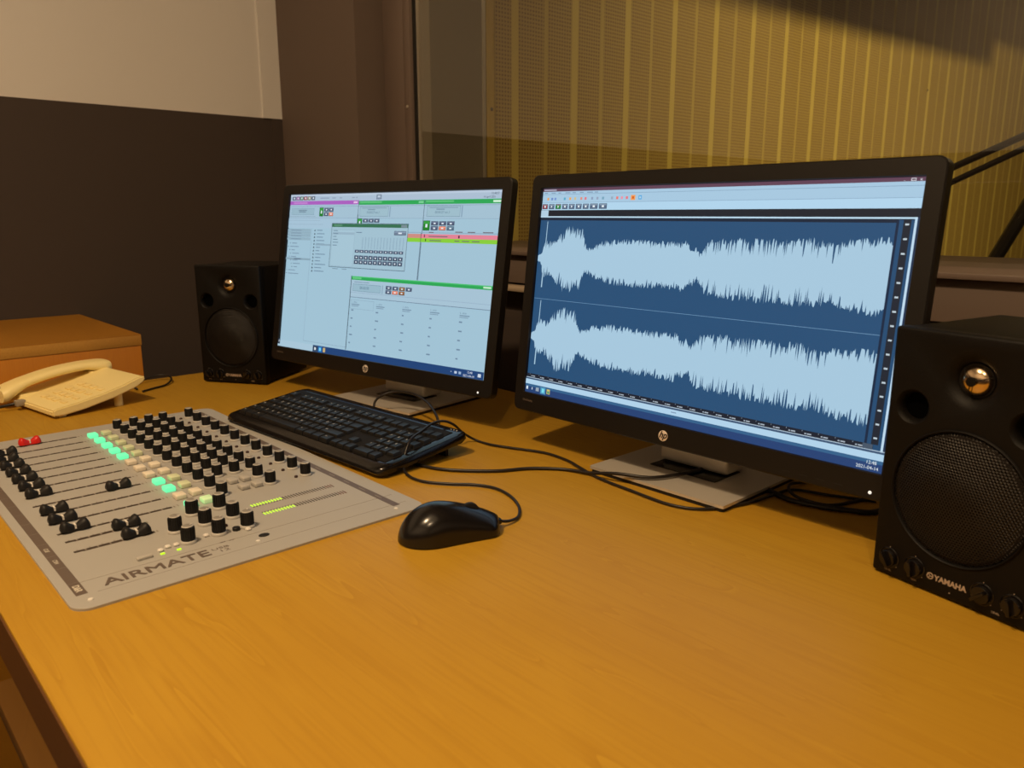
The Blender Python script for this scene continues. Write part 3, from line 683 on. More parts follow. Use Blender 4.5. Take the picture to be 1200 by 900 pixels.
def speaker(loc, rz, label):
    t = empty('loudspeaker', loc, rz, label=label, cat='loudspeaker', group='loudspeakers on the desk')
    WC = (.072, .094); TW = (.072, .1975)
    # cabinet body
    mb = MB(); mb.box((.0015, .0155, .004), (SW-.0015, SD, SH-.001), M['black'], .003, 2); mb.build('enclosure', t, 30)
    # front baffle: moulded plate with a real woofer opening, ports and tweeter waveguide
    mb = MB(); bm = mb.bm
    mb.box((0, 0, .002), (SW, .016, SH), M['black'], .0028, 3)
    bf = mb.build('front_baffle', t, 30)
    cutm = MB()
    def RX(x, z, y=0): return Matrix.Translation((x, y, z)) @ Matrix.Rotation(PI/2, 4, 'X')
    cutm.lathe([(.0598, -.025), (.0605, .002), (.0605, .01)], M['black'], 64, RX(*WC))
    for px in (.0232, .1208): cutm.lathe([(.0118, -.025), (.0122, -.006), (.0135, -.002), (.0162, .0005), (.0175, .004)], M['black'], 40, RX(px, .1660))
    cutm.lathe([(.0150, -.0085), (.0165, -.006), (.020, -.002), (.026, .0003), (.032, .003)], M['black'], 48, RX(*TW))
    cut = cutm.build('cut', None, None); bmx = bf.modifiers.new('b', 'BOOLEAN'); bmx.operation = 'DIFFERENCE'; bmx.object = cut; bmx.solver = 'EXACT'
    bf.parent = None; bpy.context.view_layer.update()
    me = bpy.data.meshes.new_from_object(bf.evaluated_get(bpy.context.evaluated_depsgraph_get())); bf.modifiers.clear(); bf.data = me
    for p in me.polygons: p.use_smooth = True
    me.set_sharp_from_angle(angle=math.radians(30))
    bf.parent = t; bpy.data.objects.remove(cut)
    # ports
    for px in (.0232, .1208):
        mb = MB(); mb.lathe([(.0119, .003), (.0117, -.0027), (0, -.0027)], M['hole'], 32, RX(px, .166, .0125)); mb.build('bass_port', t, 60)
    # woofer
    mb = MB(); mb.lathe([(0, -.016), (.012, -.0145), (.018, -.020), (.046, -.0085), (.050, -.005), (.055, -.0045), (.0585, -.009), (.0597, -.0100)], M['cone'], 64, RX(WC[0], WC[1], -.0055), cap=False)
    wo = mb.build('woofer', t, 60)
    g = inst(GR_MESH, 'woofer_grille', wo, (WC[0], .0008, WC[1])); g['label'] = 'black perforated woofer grille'
    mb = MB(); mb.lathe([(.0582, -.0045), (.0582, .0012), (.0594, .002), (.0604, .0012), (.0606, -.003)], M['black'], 64, RX(*WC), cap=False); mb.build('woofer_ring', wo, 60)
    # tweeter
    mb = MB(); mb.lathe([(.0152, -.001), (.0148, .001), (.0138, .0012), (.0130, .0005)], M['black'], 48, RX(TW[0], TW[1], .0080), cap=False)
    mb.lathe([(.0128, .0)] + [(.0128*math.cos(a), .0078*math.sin(a)) for a in [k*PI/2/9 for k in range(1, 10)]], M['dome'], 40, RX(TW[0], TW[1], .0080), cap=False)
    tw = mb.build('tweeter', t, 60); tw['label'] = 'shiny bronze tweeter dome'
    mb = MB()
    for a in (.35, .35+2*PI/3, .35+4*PI/3):
        mb.tube([(TW[0]+.0145*math.cos(a), .0065, TW[1]+.0145*math.sin(a)), (TW[0]+.007*math.cos(a), -.0018, TW[1]+.007*math.sin(a)), (TW[0], -.0022, TW[1])], .00045, M['black'], 6)
    mb.lathe([(.0042, 0), (.0042, .0007), (0, .001)], M['black'], 20, RX(TW[0], TW[1], -.0018))
    mb.build('tweeter_guard', tw, 60)
    # control knobs
    for kx in (.0165, .0415, .1020, .1265):
        mb = MB(); mb.lathe([(.0100, -.0003), (.0100, .0006), (.0092, .0010), (.0088, .0002), (.0080, .0002), (.0078, .0042), (.0072, .0050), (0, .0052)], M['gloss'], 32, RX(kx, .0195))
        mb.box((-.0016, -.0100, -.0070), (.0016, -.0045, .0070), M['gloss'], .0008, 2, T=Matrix.Translation((kx, 0, .0195)) @ Matrix.Rotation({.0165: -.5, .0415: -.15, .1020: .8, .1265: -.2}[kx], 4, 'Y'))
        kb = mb.build('control_knob', t, 40)
    # printing
    mb = MB(); F = Matrix.Rotation(PI/2, 4, 'X')
    mb.text('YAMAHA', .0070, M['logo'], Matrix.Translation((.0605, -.0002, .0150)) @ F, .0001, .035, 0, .98)
    mb.lathe([(.0031, -.0001), (.0031, .0003)], M['logo'], 24, RX(.0565, .0174))
    mb.lathe([(.0022, 0), (.0022, .00035)], M['black'], 24, RX(.0565, .0174))
    for a in (PI/2, PI/2+2*PI/3, PI/2+4*PI/3):
        mb.box((-.0003, -.0006, 0), (.0003, -.0003, .0029), M['logo'], T=Matrix.Translation((.0565, 0, .0174)) @ Matrix.Rotation(a, 4, 'Y'))
    mb.build('maker_logo', t, None)['label'] = 'gold maker lettering with round emblem'
    mb = MB()
    for kx, w in ((.0165, 'LEVEL'), (.0415, 'TRIM'), (.1142, 'LEVEL')):
        mb.text(w, .0026, M['logo'], Matrix.Translation((kx, -.0001, .0065)) @ F, .00005, 0, 0, 1, 'CENTER')
    for kx in (.0165, .0415, .1020, .1265):
        for a in (-2.3, 0, 2.3):
            mb.lathe([(.0004, 0), (.0004, .0002)], M['logo'], 8, RX(kx+.0105*math.sin(a), .0195+.0105*math.cos(a)))
    mb.lathe([(.0006, 0), (.0006, .0003)], M['logo'], 8, RX(.075, .0085))
    mb.build('control_print', t, None)
    for x_ in (.02, SW-.02):
        for y_ in (.02, SD-.02):
            mb = MB(); mb.lathe([(.007, 0), (.007, .0045)], M['rubber'], 16, Matrix.Translation((x_, y_, 0))); mb.build('rubber_foot', t, 30)
    return t
speaker((-1.5795, .5943, DZ), .5797, 'black loudspeaker at the back of the desk, between telephone and playout monitor')
speaker((-.2831, .7259, DZ), -.1968, 'black loudspeaker with round mesh grille nearest the viewer, in front of the waveform monitor')

# ------------------------------------------------------------------ mixing console
CX1, CY0 = -.704, .139; CW, CD = .6418, .3723; CX0 = CX1-CW
con = empty('mixing_console', (CX1, CY0, DZ), 0, label='champagne grey radio mixing console with fader and knob rows set on desk', cat='mixing console')
ZT = .0028
def cl(x, y, z=0): return (x-CX1, y-CY0, ZT+z)        # console local
mb = MB(); pts = rrect(CW, CD, .017, -CW/2, CD/2, 8)
a = [[mb.bm.verts.new((p[0], p[1], z)) for p in rrect(CW-2*d, CD-2*d, .017-d, -CW/2, CD/2, 8)] for z, d in ((0, 0), (ZT-.0005, 0), (ZT, .0005))]
mb.mi(M['console']); n = len(a[0])
for q, w_ in zip(a, a[1:]):
    for k in range(n): mb.bm.faces.new((q[k], q[(k+1) % n], w_[(k+1) % n], w_[k]))
mb.bm.faces.new(a[-1]); mb.bm.faces.new(list(reversed(a[0])))
bmesh.ops.recalc_face_normals(mb.bm, faces=mb.bm.faces[:])
mb.build('top_panel', con, 30)
XK = [-1.2975+.03622*k for k in range(12)]
def strip(name, boxes, m, z=.00015):
    mb = MB()
    for (x0, y0, x1, y1) in boxes:
        p, q = cl(x0, y0, .00002), cl(x1, y1, z); mb.box(p, q, M[m])
    return mb.build(name, con, None)
# printed label strips
SX0 = CX0+.025
for nm, (y0, y1) in (('lower_label_strip', (.1480, .1578)), ('upper_label_strip', (.4800, .4892))):
    strip(nm, [(SX0, y0, -.735 if y0 < .3 else -.728, y1)], 'print')['label'] = 'dark printed strip with pale writing'
RZ = Matrix.Rotation(PI/2, 4, 'Z')
mb = MB()
for k in range(13):
    x = -1.2795+.0362*k-.036
    if x < -.745 and x > SX0: mb.box(cl(x-.0002, .1480, .0001), cl(x+.0002, .1578, .00022), M['groove'])
for x in (-.8425, -.8065, -.7645): mb.box(cl(x-.0002, .1480, .0001), cl(x+.0002, .1578, .00022), M['groove'])
for k in range(12): mb.text(str(k+1), .0062, M['printlight'], Matrix.Translation(cl(XK[k], .1508, .0002)), .00003, 0, 0, 1, 'CENTER') if k > 90 else None
mb.text('CUE', .0055, M['printlight'], Matrix.Translation(cl(-.862, .1510, .0002)), .00003, .01, 0, 1, 'CENTER')
mb.text('CRM', .0055, M['printlight'], Matrix.Translation(cl(-.826, .1510, .0002)), .00003, .01, 0, 1, 'CENTER')
mb.text('D&R', .0078, M['printlight'], Matrix.Translation(cl(-.7500, .1503, .0002)), .00003, .03, 0, 1, 'CENTER')
for k in range(16):
    x = -1.31+.0362*k
    if x < -.74: mb.box(cl(x-.007, .4838, .0001), cl(x+.007, .4850, .00022), M['groove'])
mb.build('strip_writing', con, None)
# title lettering runs up the right hand side of the panel
mb = MB(); vs = mb.text('AIRMATE', .0225, M['print'], Matrix.Identity(4), .0001, 0)
xs = [v.co.x for v in vs]; ys = [v.co.y for v in vs]; w0 = max(xs)-min(xs); h0 = max(ys)-min(ys)
T = Matrix.Translation(cl(-.7395, .1735, .0001)) @ RZ @ Matrix.Diagonal((.0985/w0, .0150/h0, 1, 1)) @ Matrix.Translation((-min(xs), -min(ys), 0))
bmesh.ops.transform(mb.bm, matrix=T, verts=vs)
for dx, dy, dz in ((.00028, .00028, .00006), (-.00028, .00028, .00012), (.00028, -.00028, .00018), (-.00028, -.00028, .00024)):
    v2 = mb.text('AIRMATE', .0225, M['print'], Matrix.Identity(4), .0001, 0); bmesh.ops.transform(mb.bm, matrix=Matrix.Translation((dx, dy, dz)) @ T, verts=v2)
mb.text('USB', .0070, M['print'], Matrix.Translation(cl(-.7478, .2755, .0001)) @ RZ, .00005, 0, 0, 1.5)
mb.text('12', .0078, M['print'], Matrix.Translation(cl(-.7400, .2800, .0001)) @ RZ, .00005, 0, 0, 1.5)
mb.build('title_lettering', con, None)['label'] = 'dark title lettering'
strip('panel_lines', [(-.7625, .15, -.7622, .50), (-.7325, .165, -.7322, .50)], 'groove')
# fader slots with scale ticks
for k in range(14):
    x = XK[k] if k < 12 else (-.871, -.8385)[k-12]
    mb = MB()
    y0, y1 = (.171, .2895) if k < 12 else (.172, .250)
    mb.box(cl(x-.0022, y0, .00003), cl(x+.0022, y1, .00025), M['slot'])
    for j in range(9 if k < 12 else 7):
        yy = y0+.004+(y1-y0-.008)*j/(8 if k < 12 else 6); mb.box(cl(x-.0050, yy-.0003, .0001), cl(x-.0024, yy+.0002, .0003), M['print'])
        mb.box(cl(x-.0023, yy+.006, .0001), cl(x+.0023, yy+.0075, .00032), M['groove'])
    if k >= 12: mb.box(cl(x+.0028, y0+.008, .0001), cl(x+.0033, y1, .0003), M['print'])
    mb.build('fader_slot', con, None)
# fader caps: double flared lobes with a white pointer line in the saddle
def capmesh(m, name):
    mb = MB(); L = .0165; prof = []
    N = 12
    rings = []
    for i in range(-N, N+1):
        t = i/N; y = L*t
        ztop = .0075+.0065*math.sin(min(1, abs(t)/.72)*PI/2)**1.6
        if abs(t) > .72: ztop = .014-.006*((abs(t)-.72)/.28)**2
        hw = .0040+.0026*math.sin(min(1, abs(t)/.6)*PI/2)**1.5 - (.0022*((abs(t)-.72)/.28)**2 if abs(t) > .72 else 0)
        zb = .0016+.0012*abs(t)
        ring = [(-hw, y, zb), (-hw, y, ztop*.72), (-hw*.62, y, ztop*.96), (0, y, ztop), (hw*.62, y, ztop*.96), (hw, y, ztop*.72), (hw, y, zb)]
        rings.append([mb.bm.verts.new(p) for p in ring])
    mb.mi(m); mb.mi(M['white'])
    for a, b in zip(rings, rings[1:]):
        for k in range(7): mb.bm.faces.new((a[k], a[(k+1) % 7], b[(k+1) % 7], b[k]))
    mb.bm.faces.new(rings[0]); mb.bm.faces.new(rings[-1])
    bmesh.ops.recalc_face_normals(mb.bm, faces=mb.bm.faces[:])
    mb.box((-.0046, -.0010, .004), (.0046, .0010, .0086), M['white'])
    mb.box((-.0008, -.003, -.0005), (.0008, .003, .003), M['bead'])
    me = mb.mesh(name, 45); me.transform(Matrix.Diagonal((.92, .86, .90, 1))); return me
CAPB, CAPR = capmesh(M['rubber'], 'fader_cap'), capmesh(M['red'], 'red_fader_cap')
caps = [(XK[0], .2275)]+[(XK[1], .190)]+[(XK[k], .1852) for k in range(2, 8)]+[(XK[8], .2640)]+[(XK[9], .1852), (XK[10], .1852), (XK[11], .1885), (-.871, .2318), (-.8385, .2318)]
for k, (x, y) in enumerate(caps):
    c = inst(CAPR if k == 0 else CAPB, 'fader_cap', con, cl(x, y, 0))
    if k == 0: c['label'] = 'red fader cap'
# rotary knobs
mb = MB()
mb.lathe([(.0078, .0002), (.0078, .0018), (.0070, .0028), (.0063, .0030), (.0060, .0100), (.0056, .0160), (.0054, .0166), (.0044, .0172), (0, .0172)], M['rubber'], 24,
         mats=[M['skirt'], M['skirt'], M['skirt'], M['rubber'], M['rubber'], M['rubber'], M['skirt'], M['captop']])
for k in range(18):
    a = 2*PI*k/18; mb.box((.0058, -.0004, .0034), (.0066, .0004, .0150), M['rubber'], T=Matrix.Rotation(a, 4, 'Z'))
mb.box((-.0004, .0025, .0170), (.0004, .0056, .0175), M['white'])
KN = mb.mesh('rotary_knob', 45)
rk = random.Random(4)
pos = [(XK[k], y) for k in range(10) for y in (.3485, .3730, .3958, .4180)]
pos += [(XK[k], .3490) for k in (10, 11)]+[(XK[k], .4112) for k in (10, 11)]+[(XK[k], .4595) for k in range(12)]
for x, y in pos: inst(KN, 'rotary_knob', con, cl(x, y), rk.uniform(-2, 2))
KNB = KN.copy(); KNB.name = 'master_knob'; KNB.transform(Matrix.Scale(1.08, 4))
for x, y in [(-.860, .2984), (-.8225, .2984), (-.7858, .2984), (-.8590, .3293), (-.8218, .3293), (-.7845, .3293), (-.8227, .2664), (-.7860, .2664)]:
    inst(KNB, 'master_knob', con, cl(x, y), rk.uniform(-2, 2))
# illuminated push buttons
def btnmesh(m, name, w=.0150, d=.0125, h=.0062):
    mb = MB(); mb.box((-w/2, -d/2, 0), (w/2, d/2, h), m, .0014, 3); return mb.mesh(name, 50)
B = {k: btnmesh(M[k], 'push_button') for k in ('lit', 'litsoft', 'cream', 'creamgreen')}
for k in range(12):
    x = -1.279+.03555*k
    on = k in (0, 1, 2, 3, 4, 8, 9, 11)
    c = inst(B['lit' if on else 'cream'], 'push_button', con, cl(x, .3075))
    c['label'] = 'lit green push button' if on else 'unlit cream push button'
    c = inst(B['litsoft' if k == 11 else ('creamgreen' if on else 'cream')], 'push_button', con, cl(x-.0015, .3268))
    if k == 11: c['label'] = 'softly lit cream push button'
W4 = btnmesh(M['skirt'], 'selector_button', .0150, .0105, .0055)
for x, y in ((-.9345, .3765), (-.9330, .3925), (-.9040, .3780), (-.9025, .3945)): inst(W4, 'selector_button', con, cl(x, y))
W5 = btnmesh(M['white'], 'small_button', .0055, .0055, .0028)
for x, y in ((-.7826, .2372), (-.7866, .2456), (-.7861, .2539), (-.7888, .2857), (-.7746, .3255)): inst(W5, 'small_button', con, cl(x, y))
mb = MB(); mb.box(cl(-.7785, .212, 0), cl(-.7725, .227, .003), M['skirt'], .001); mb.build('slide_switch', con, 40)
mb = MB(); mb.box((-.0012, -.002, 0), (.0012, .002, .0010), M['ledon']); LG = mb.mesh('indicator_light', None)
for x, y in ((-.7745, .2364), (-.7737, .2522)): inst(LG, 'indicator_light', con, cl(x, y))
mb = MB(); mb.lathe([(.0023, 0), (.0023, .0016), (.0017, .0024), (0, .0027)], M['darkled'], 14); LD = mb.mesh('clip_light', 50)
for x, y in [(XK[k], .4460) for k in range(12)]+[(-.8600, .3120), (-.8225, .3140), (-.8590, .3425), (-.8227, .2800), (-.8015, .3120)]: inst(LD, 'clip_light', con, cl(x, y))
mb = MB(); mb.lathe([(.0040, 0), (.0040, .0030), (.0034, .0036), (0, .0037)], M['rubber'], 20); mb.build('round_button', con, 40, Matrix.Translation(cl(-.7835, .3161)))
mb = MB(); mb.lathe([(.0046, 0), (.0046, .0005), (.0040, .0007), (0, .0005)], M['gap'], 24, Matrix.Diagonal((1, 1.25, 1, 1))); mb.build('headphone_socket', con, 40, Matrix.Translation(cl(-.7506, .3320)))
for x, y in ((-.7200, .478), (-.7200, .156), (-.7400, .3205), (CX0+.014, .485), (CX0+.014, .155)):
    mb = MB(); mb.lathe([(.0024, 0), (.0022, .0008), (0, .0009)], M['white'], 14, Matrix.Translation(cl(x, y))); mb.build('panel_screw', con, 40)
# small printed legends beside the controls (short dashes of print)
mb = MB()
for k in range(12):
    for y in (.360, .384, .407, .430): 
        if k < 10: mb.box(cl(XK[k]-.004, y-.0004, 0), cl(XK[k]+.004, y+.0004, .0001), M['groove'])
    mb.box(cl(XK[k]-.005, .2965, 0), cl(XK[k]+.002, .2975, .0001), M['groove'])
for x, y in ((-.7625, .2895), (-.7620, .2985)): mb.box(cl(x-.0008, y, 0), cl(x+.0008, y+.006, .0001), M['print'])
mb.build('panel_legends', con, None)
# level meters
for x, gx in ((-.8405, -1), (-.8075, 1)):
    for j in range(30):
        y = .3597+j*.00357; on = j < 11
        mt = 'ledon' if on else ('ledred' if j >= 27 else 'ledoff')
        mb = MB(); mb.box(cl(x-.0034, y-.0008, 0), cl(x+.0034, y+.0006, .0003), M[mt]); o = mb.build('meter_led', con, None)
        if on: o['label'] = 'lit green meter segment'
    mb = MB()
    for j in range(30):
        y = .3597+j*.00357; xx = x+.0052 if gx < 0 else x-.0052
        mb.box(cl(xx-.0016, y-.0007, 0), cl(xx+.0016, y+.0007, .0002), M['print'])
    mb.build('meter_scale', con, None)

# ------------------------------------------------------------------ keyboard
kbd = empty('computer_keyboard', (-1.032, .586, DZ), .065, label='flat black computer keyboard lying between the mixing console and left monitor', cat='keyboard')
KW, KD = .415, .158
def kz(y): return .0165+(y+KD/2)/KD*.0185          # height of the top surface
mb = MB(); sec = []
prof = [(-KD/2+.004, .0035), (-KD/2, .0075), (-KD/2+.001, .0125), (-KD/2+.006, .0158), (-KD/2+.02, .0180), (KD/2-.018, .0340), (KD/2-.006, .0345), (KD/2, .0310), (KD/2, .0240), (KD/2-.006, .0200), (0, .0115)]
for (x, sc) in ((-KW/2, .88), (-KW/2+.003, .95), (-KW/2+.010, 1), (-KW/2+.03, 1), (KW/2-.03, 1), (KW/2-.010, 1), (KW/2-.003, .95), (KW/2, .88)):
    sec.append([mb.bm.verts.new((x, (y)*sc, .018+(z-.018)*(sc if sc < 1 else 1))) for y, z in prof])
mb.mi(M['gloss']); n = len(prof)
for a, b in zip(sec, sec[1:]):
    for k in range(n): mb.bm.faces.new((a[k], a[(k+1) % n], b[(k+1) % n], b[k]))
mb.bm.faces.new(sec[0]); mb.bm.faces.new(sec[-1]); bmesh.ops.recalc_face_normals(mb.bm, faces=mb.bm.faces[:])
mb.build('case', kbd, 50)
for x in (-KW/2+.03, KW/2-.03):
    mb = MB(); mb.box((x-.012, KD/2-.03, 0), (x+.012, KD/2-.024, .023), M['rubber'], .001); mb.build('tilt_foot', kbd, 30)
    mb = MB(); mb.box((x-.010, -KD/2+.022, 0), (x+.010, -KD/2+.030, .0085), M['rubber'], .001); mb.build('front_foot', kbd, 30)
SL = math.atan(.016/(KD-.038))
M['bed'] = mat('matt_key_bed', (.010, .009, .009, 1), .7, spec=.15)
for (a_, b_) in ((-.0, 15.75),):
    mb = MB()
    mb.box((-KW/2+.014, -KD/2+.018, -.0004), (KW/2-.012, KD/2-.020, .0006), M['bed'], .0004)
    mb.build('key_bed', kbd, 30, Matrix.Translation((0, 0, kz(0)+.0003)) @ Matrix.Rotation(SL, 4, 'X'))
def key_mesh(w, d=.0152, h=.0058):
    mb = MB(); a, b = w/2, d/2; t = .0017
    lv = [(a, b, 0, 0), (a, b, .0018, 0), (a-t*.6, b-t*.6, h*.8, .0004), (a-t, b-t, h, .0006), (a-t-.0006, b-t-.0006, h-.0002, .0006)]
    rg = []
    for (x, y, z, o) in lv: rg.append([mb.bm.verts.new(p) for p in ((-x, -y+o, z), (x, -y+o, z), (x, y+o*.2, z), (-x, y+o*.2, z))])
    mb.mi(M['key'])
    for q, w_ in zip(rg, rg[1:]):
        for k in range(4): mb.bm.faces.new((q[k], q[(k+1) % 4], w_[(k+1) % 4], w_[k]))
    mb.bm.faces.new(rg[-1]); mb.bm.faces.new(list(reversed(rg[0]))); bmesh.ops.recalc_face_normals(mb.bm, faces=mb.bm.faces[:])
    return mb.mesh('key', 30)
U = .01705; cache = {}
M['legend'] = mat('pale_key_legend', (.45, .45, .44, 1), .5)
def key(name, x, y, w, txt='', d=None):
    k = (round(w, 3), txt)
    if k not in cache:
        me = key_mesh(w*U-.0016, .0152)
        if txt:
            mb = MB(); mb.bm.from_mesh(me); mb.mats.append(M['key'])
            sz = .0052 if len(txt) == 1 else .0030
            mb.text(txt, sz, M['legend'], Matrix.Translation((-(w*U-.0016)/2+.0032, .0012, .00565)), .00005, .008)
            me = mb.mesh('key', 30)
        cache[k] = me
    o = inst(cache[k], name, kbd, (x, y, kz(y)-.0012)); o.rotation_euler = (SL, 0, 0)
x0 = -KW/2+.0165; ry = [-.055, -.0375, -.020, -.0025, .015, .0375]
nk = 0; extra = []
LEG = {5: ['Esc']+['F%d' % i for i in range(1, 13)], 4: list('\u00a71234567890+\u00b4')+['<-'], 3: ['Tab']+list('QWERTYUIOP\u00c5^'), 2: ['Caps']+list('ASDFGHJKL\u00d6\u00c4*'), 1: ['Shift']+list('<ZXCVBNM,.-')+['Shift'], 0: ['Ctrl', '', 'Alt', 'Alt', '', '', 'Ctrl']}
def put(row, u, w, name='key', txt=''):
    key(name, x0+(u+w/2)*U, ry[row], w, txt)
rows = {
 5: [(0, 1)]+[(2+i, 1) for i in range(4)]+[(6.5+i, 1) for i in range(4)]+[(11+i, 1) for i in range(4)],
 4: [(i, 1) for i in range(13)]+[(13, 2)],
 3: [(0, 1.5)]+[(1.5+i, 1) for i in range(12)],
 2: [(0, 1.75)]+[(1.75+i, 1) for i in range(12)],
 1: [(0, 1.25)]+[(1.25+i, 1) for i in range(11)]+[(12.25, 2.75)],
 0: [(0, 1.25), (1.25, 1.25), (2.5, 1.25), (10, 1.25), (11.25, 1.25), (12.5, 1.25), (13.75, 1.25)]}
for r_, ks in rows.items():
    for j, (u, w) in enumerate(ks): put(r_, u, w, 'key', LEG[r_][j])
put(0, 3.75, 6.25, 'space_bar'); put(3, 13.5, 1.5, 'enter_key'); put(2, 13.75, 1.25, 'enter_key')
for r_, us in ((5, (0, 1, 2)), (4, (0, 1, 2)), (3, (0, 1, 2))):
    for u in us: put(r_, 15.3+u, 1, 'navigation_key')
put(1, 16.3, 1, 'arrow_key')
for u in (0, 1, 2): put(0, 15.3+u, 1, 'arrow_key')
for r_ in (4, 3, 2, 1):
    for u in range(3): put(r_, 18.6+u, 1, 'number_pad_key', {4: '/*-', 3: '789', 2: '456', 1: '123'}[r_][u])
put(0, 18.6, 2, 'number_pad_key'); put(0, 20.6, 1, 'number_pad_key')
for r_ in (4, 3, 1): put(r_, 21.6, 1, 'number_pad_key')
for u in range(4): put(5, 18.6+u, 1, 'media_key')
mb = MB()
for k in range(3): mb.box((KW/2-.026+k*.006, KD/2-.0125, .0345), (KW/2-.024+k*.006, KD/2-.0115, .0350), M['white'])
mb.build('status_lights', kbd, None)
def cable(name, pts, r, parent=None, label=None, cat='cable', n=5, origin=None):
    P = smoothpath(pts, n); mb = MB()
    if parent is not None:
        inv = (Matrix.Translation(parent.location) @ Matrix.Rotation(parent.rotation_euler.z, 4, 'Z')).inverted(); P = [inv @ p for p in P]
    mb.tube(P, r, M['cable'], 8); o = mb.build(name, parent, 180)
    if parent is None: tag(o, label, cat)
    return o
Z0 = DZ+.0026
cable('cable', [(-.885, .615, Z0+.004), (-.857, .594, Z0), (-.8202, .5956, Z0), (-.7856, .6119, Z0), (-.7446, .651, Z0), (-.7218, .6914, Z0), (-.6885, .7222, Z0), (-.6500, .7330, Z0+.002),
                (-.610, .738, DZ+.0125), (-.5734, .7555, DZ+.0125), (-.556, .790, DZ+.0125), (-.548, .8295, DZ+.0125), (-.553, .870, DZ+.014), (-.556, .975, DZ+.004)], .0023, kbd)

# ------------------------------------------------------------------ mouse
ms = empty('computer_mouse', (-.622, .480, DZ), -.36, label='glossy black computer mouse on the desk in front of the right monitor', cat='mouse')
def mprof(t):
    """half width and crown height along the body, t 0 = tail, 1 = nose"""
    w = .0310*(1-(1-min(1, t/.34))**2.2)**.5 if t < .34 else .0310-.0050*((t-.34)/.66)**1.3-.0012*math.sin(PI*min(1, (t-.34)/.6))
    if t > .86: w *= math.sqrt(max(.12, 1-((t-.86)/.14)**2.4*.85))
    h = .0370*(1-(1-min(1, t/.40))**2.1)**.62 if t < .40 else .0370-.0225*((t-.40)/.60)**1.55
    return max(w, .003), max(h, .003)
mb = MB(); NR, NS = 40, 28; rings = []; ML = .109
for i in range(NR+1):
    t = (i/NR); t = t**1.25 if t < .5 else t**1.25
    w, h = mprof(max(t, .0015)); y = -.056+ML*t
    ring = []
    for k in range(NS+1):
        a = PI*k/NS; c, s_ = math.cos(a), math.sin(a)
        ring.append(mb.bm.verts.new((w*(abs(c)**.88)*(1 if c >= 0 else -1)*(1-.04*(1-s_)), y, .0014+h*(s_**.80))))
    rings.append(ring)
mb.mi(M['mouse'])
for a, b in zip(rings, rings[1:]):
    for k in range(NS): mb.bm.faces.new((a[k], a[k+1], b[k+1], b[k]))
    mb.bm.faces.new((a[0], b[0], b[NS], a[NS]))
mb.bm.faces.new(rings[0]); mb.bm.faces.new(rings[-1]); bmesh.ops.recalc_face_normals(mb.bm, faces=mb.bm.faces[:])
mb.build('body', ms, 75)
mb = MB(); mb.lathe([(.0085, -.0032), (.0112, -.0022), (.0112, .0022), (.0085, .0032)], M['rubber'], 24, Matrix.Translation((0, .022, .0225)) @ Matrix.Rotation(PI/2, 4, 'Y')); mb.build('scroll_wheel', ms, 40)
mb = MB()
pts = []
for i in range(15):
    t = .56+.42*i/14
    pts.append((0, -.056+ML*t, .0014+mprof(t)[1]))
mb.tube(pts, .0005, M['gap'], 6); mb.build('button_seam', ms, None)
mb = MB(); mb.box((-.004, .048, .005), (.004, .058, .011), M['mouse'], .0015); mb.build('cable_strain_relief', ms, 30)
cable('cable', [(-.6035, .5310, DZ+.008), (-.6010, .5450, Z0+.002), (-.6070, .5650, Z0), (-.6300, .5870, Z0), (-.6630, .6030, Z0), (-.6951, .6075, Z0), (-.7226, .5962, Z0), (-.7469, .5746, Z0), (-.7766, .5567, Z0), (-.8083, .5560, Z0+.001), (-.8300, .5650, DZ+.012),
                (-.8420, .5850, DZ+.036), (-.8600, .6180, DZ+.040), (-.8750, .6480, DZ+.0425), (-.8760, .6690, DZ+.0415), (-.8720, .6840, DZ+.034), (-.8780, .7060, DZ+.016), (-.8700, .7250, Z0), (-.8401, .7265, Z0), (-.8061, .7379, Z0), (-.7579, .7560, Z0), (-.7114, .7540, Z0), (-.6780, .7420, Z0+.001),
                (-.6326, .7300, Z0), (-.5771, .7240, Z0), (-.5133, .7200, Z0), (-.4769, .7400, Z0), (-.4560, .7904, Z0), (-.4500, .8387, Z0), (-.4419, .8727, Z0), (-.4051, .8861, Z0), (-.3555, .9060, Z0)], .0018, ms)

# ------------------------------------------------------------------ other cables
cable('looped_cable', [(-1.098, .690, Z0), (-1.107, .700, DZ+.024), (-1.098, .712, DZ+.036), (-1.080, .728, DZ+.042), (-1.040, .732, DZ+.044), (-.985, .718, DZ+.043), (-.942, .702, DZ+.036), (-.922, .694, DZ+.024), (-.918, .692, Z0)], .0021, None,
      'thin dark cable arching in a loop over the foot of the left monitor')
cable('monitor_cable', [(-.430, .955, Z0), (-.4451, .9108, Z0), (-.4490, .8784, Z0+.004), (-.4355, .8500, Z0+.006), (-.4153, .8400, Z0+.004), (-.3890, .8534, Z0), (-.3739, .8861, Z0), (-.3633, .9314, Z0)], .0020, None,
      'thin black cable curling under the right end of the right monitor')
cable('power_cable', [(-.4800, .8560, Z0+.0008), (-.4306, .8360, Z0+.0008), (-.3958, .8400, Z0+.0008), (-.3628, .8540, Z0+.0008), (-.3430, .8680, Z0+.0008), (-.3350, .9100, Z0+.0008)], .0032, None,
      'thick black cable on the desk running from right monitor to the near loudspeaker')
cable('phone_cord', [(-1.560, .470, Z0), (-1.5741, .4949, Z0), (-1.5900, .5230, Z0), (-1.6180, .5450, Z0+.004), (-1.6450, .5450, Z0+.008), (-1.6560, .5250, Z0+.008), (-1.6480, .4950, Z0+.002), (-1.6200, .4730, Z0), (-1.585, .468, Z0+.001)], .0019, None,
      'black cord coiled on the desk between the phone and the left loudspeaker')

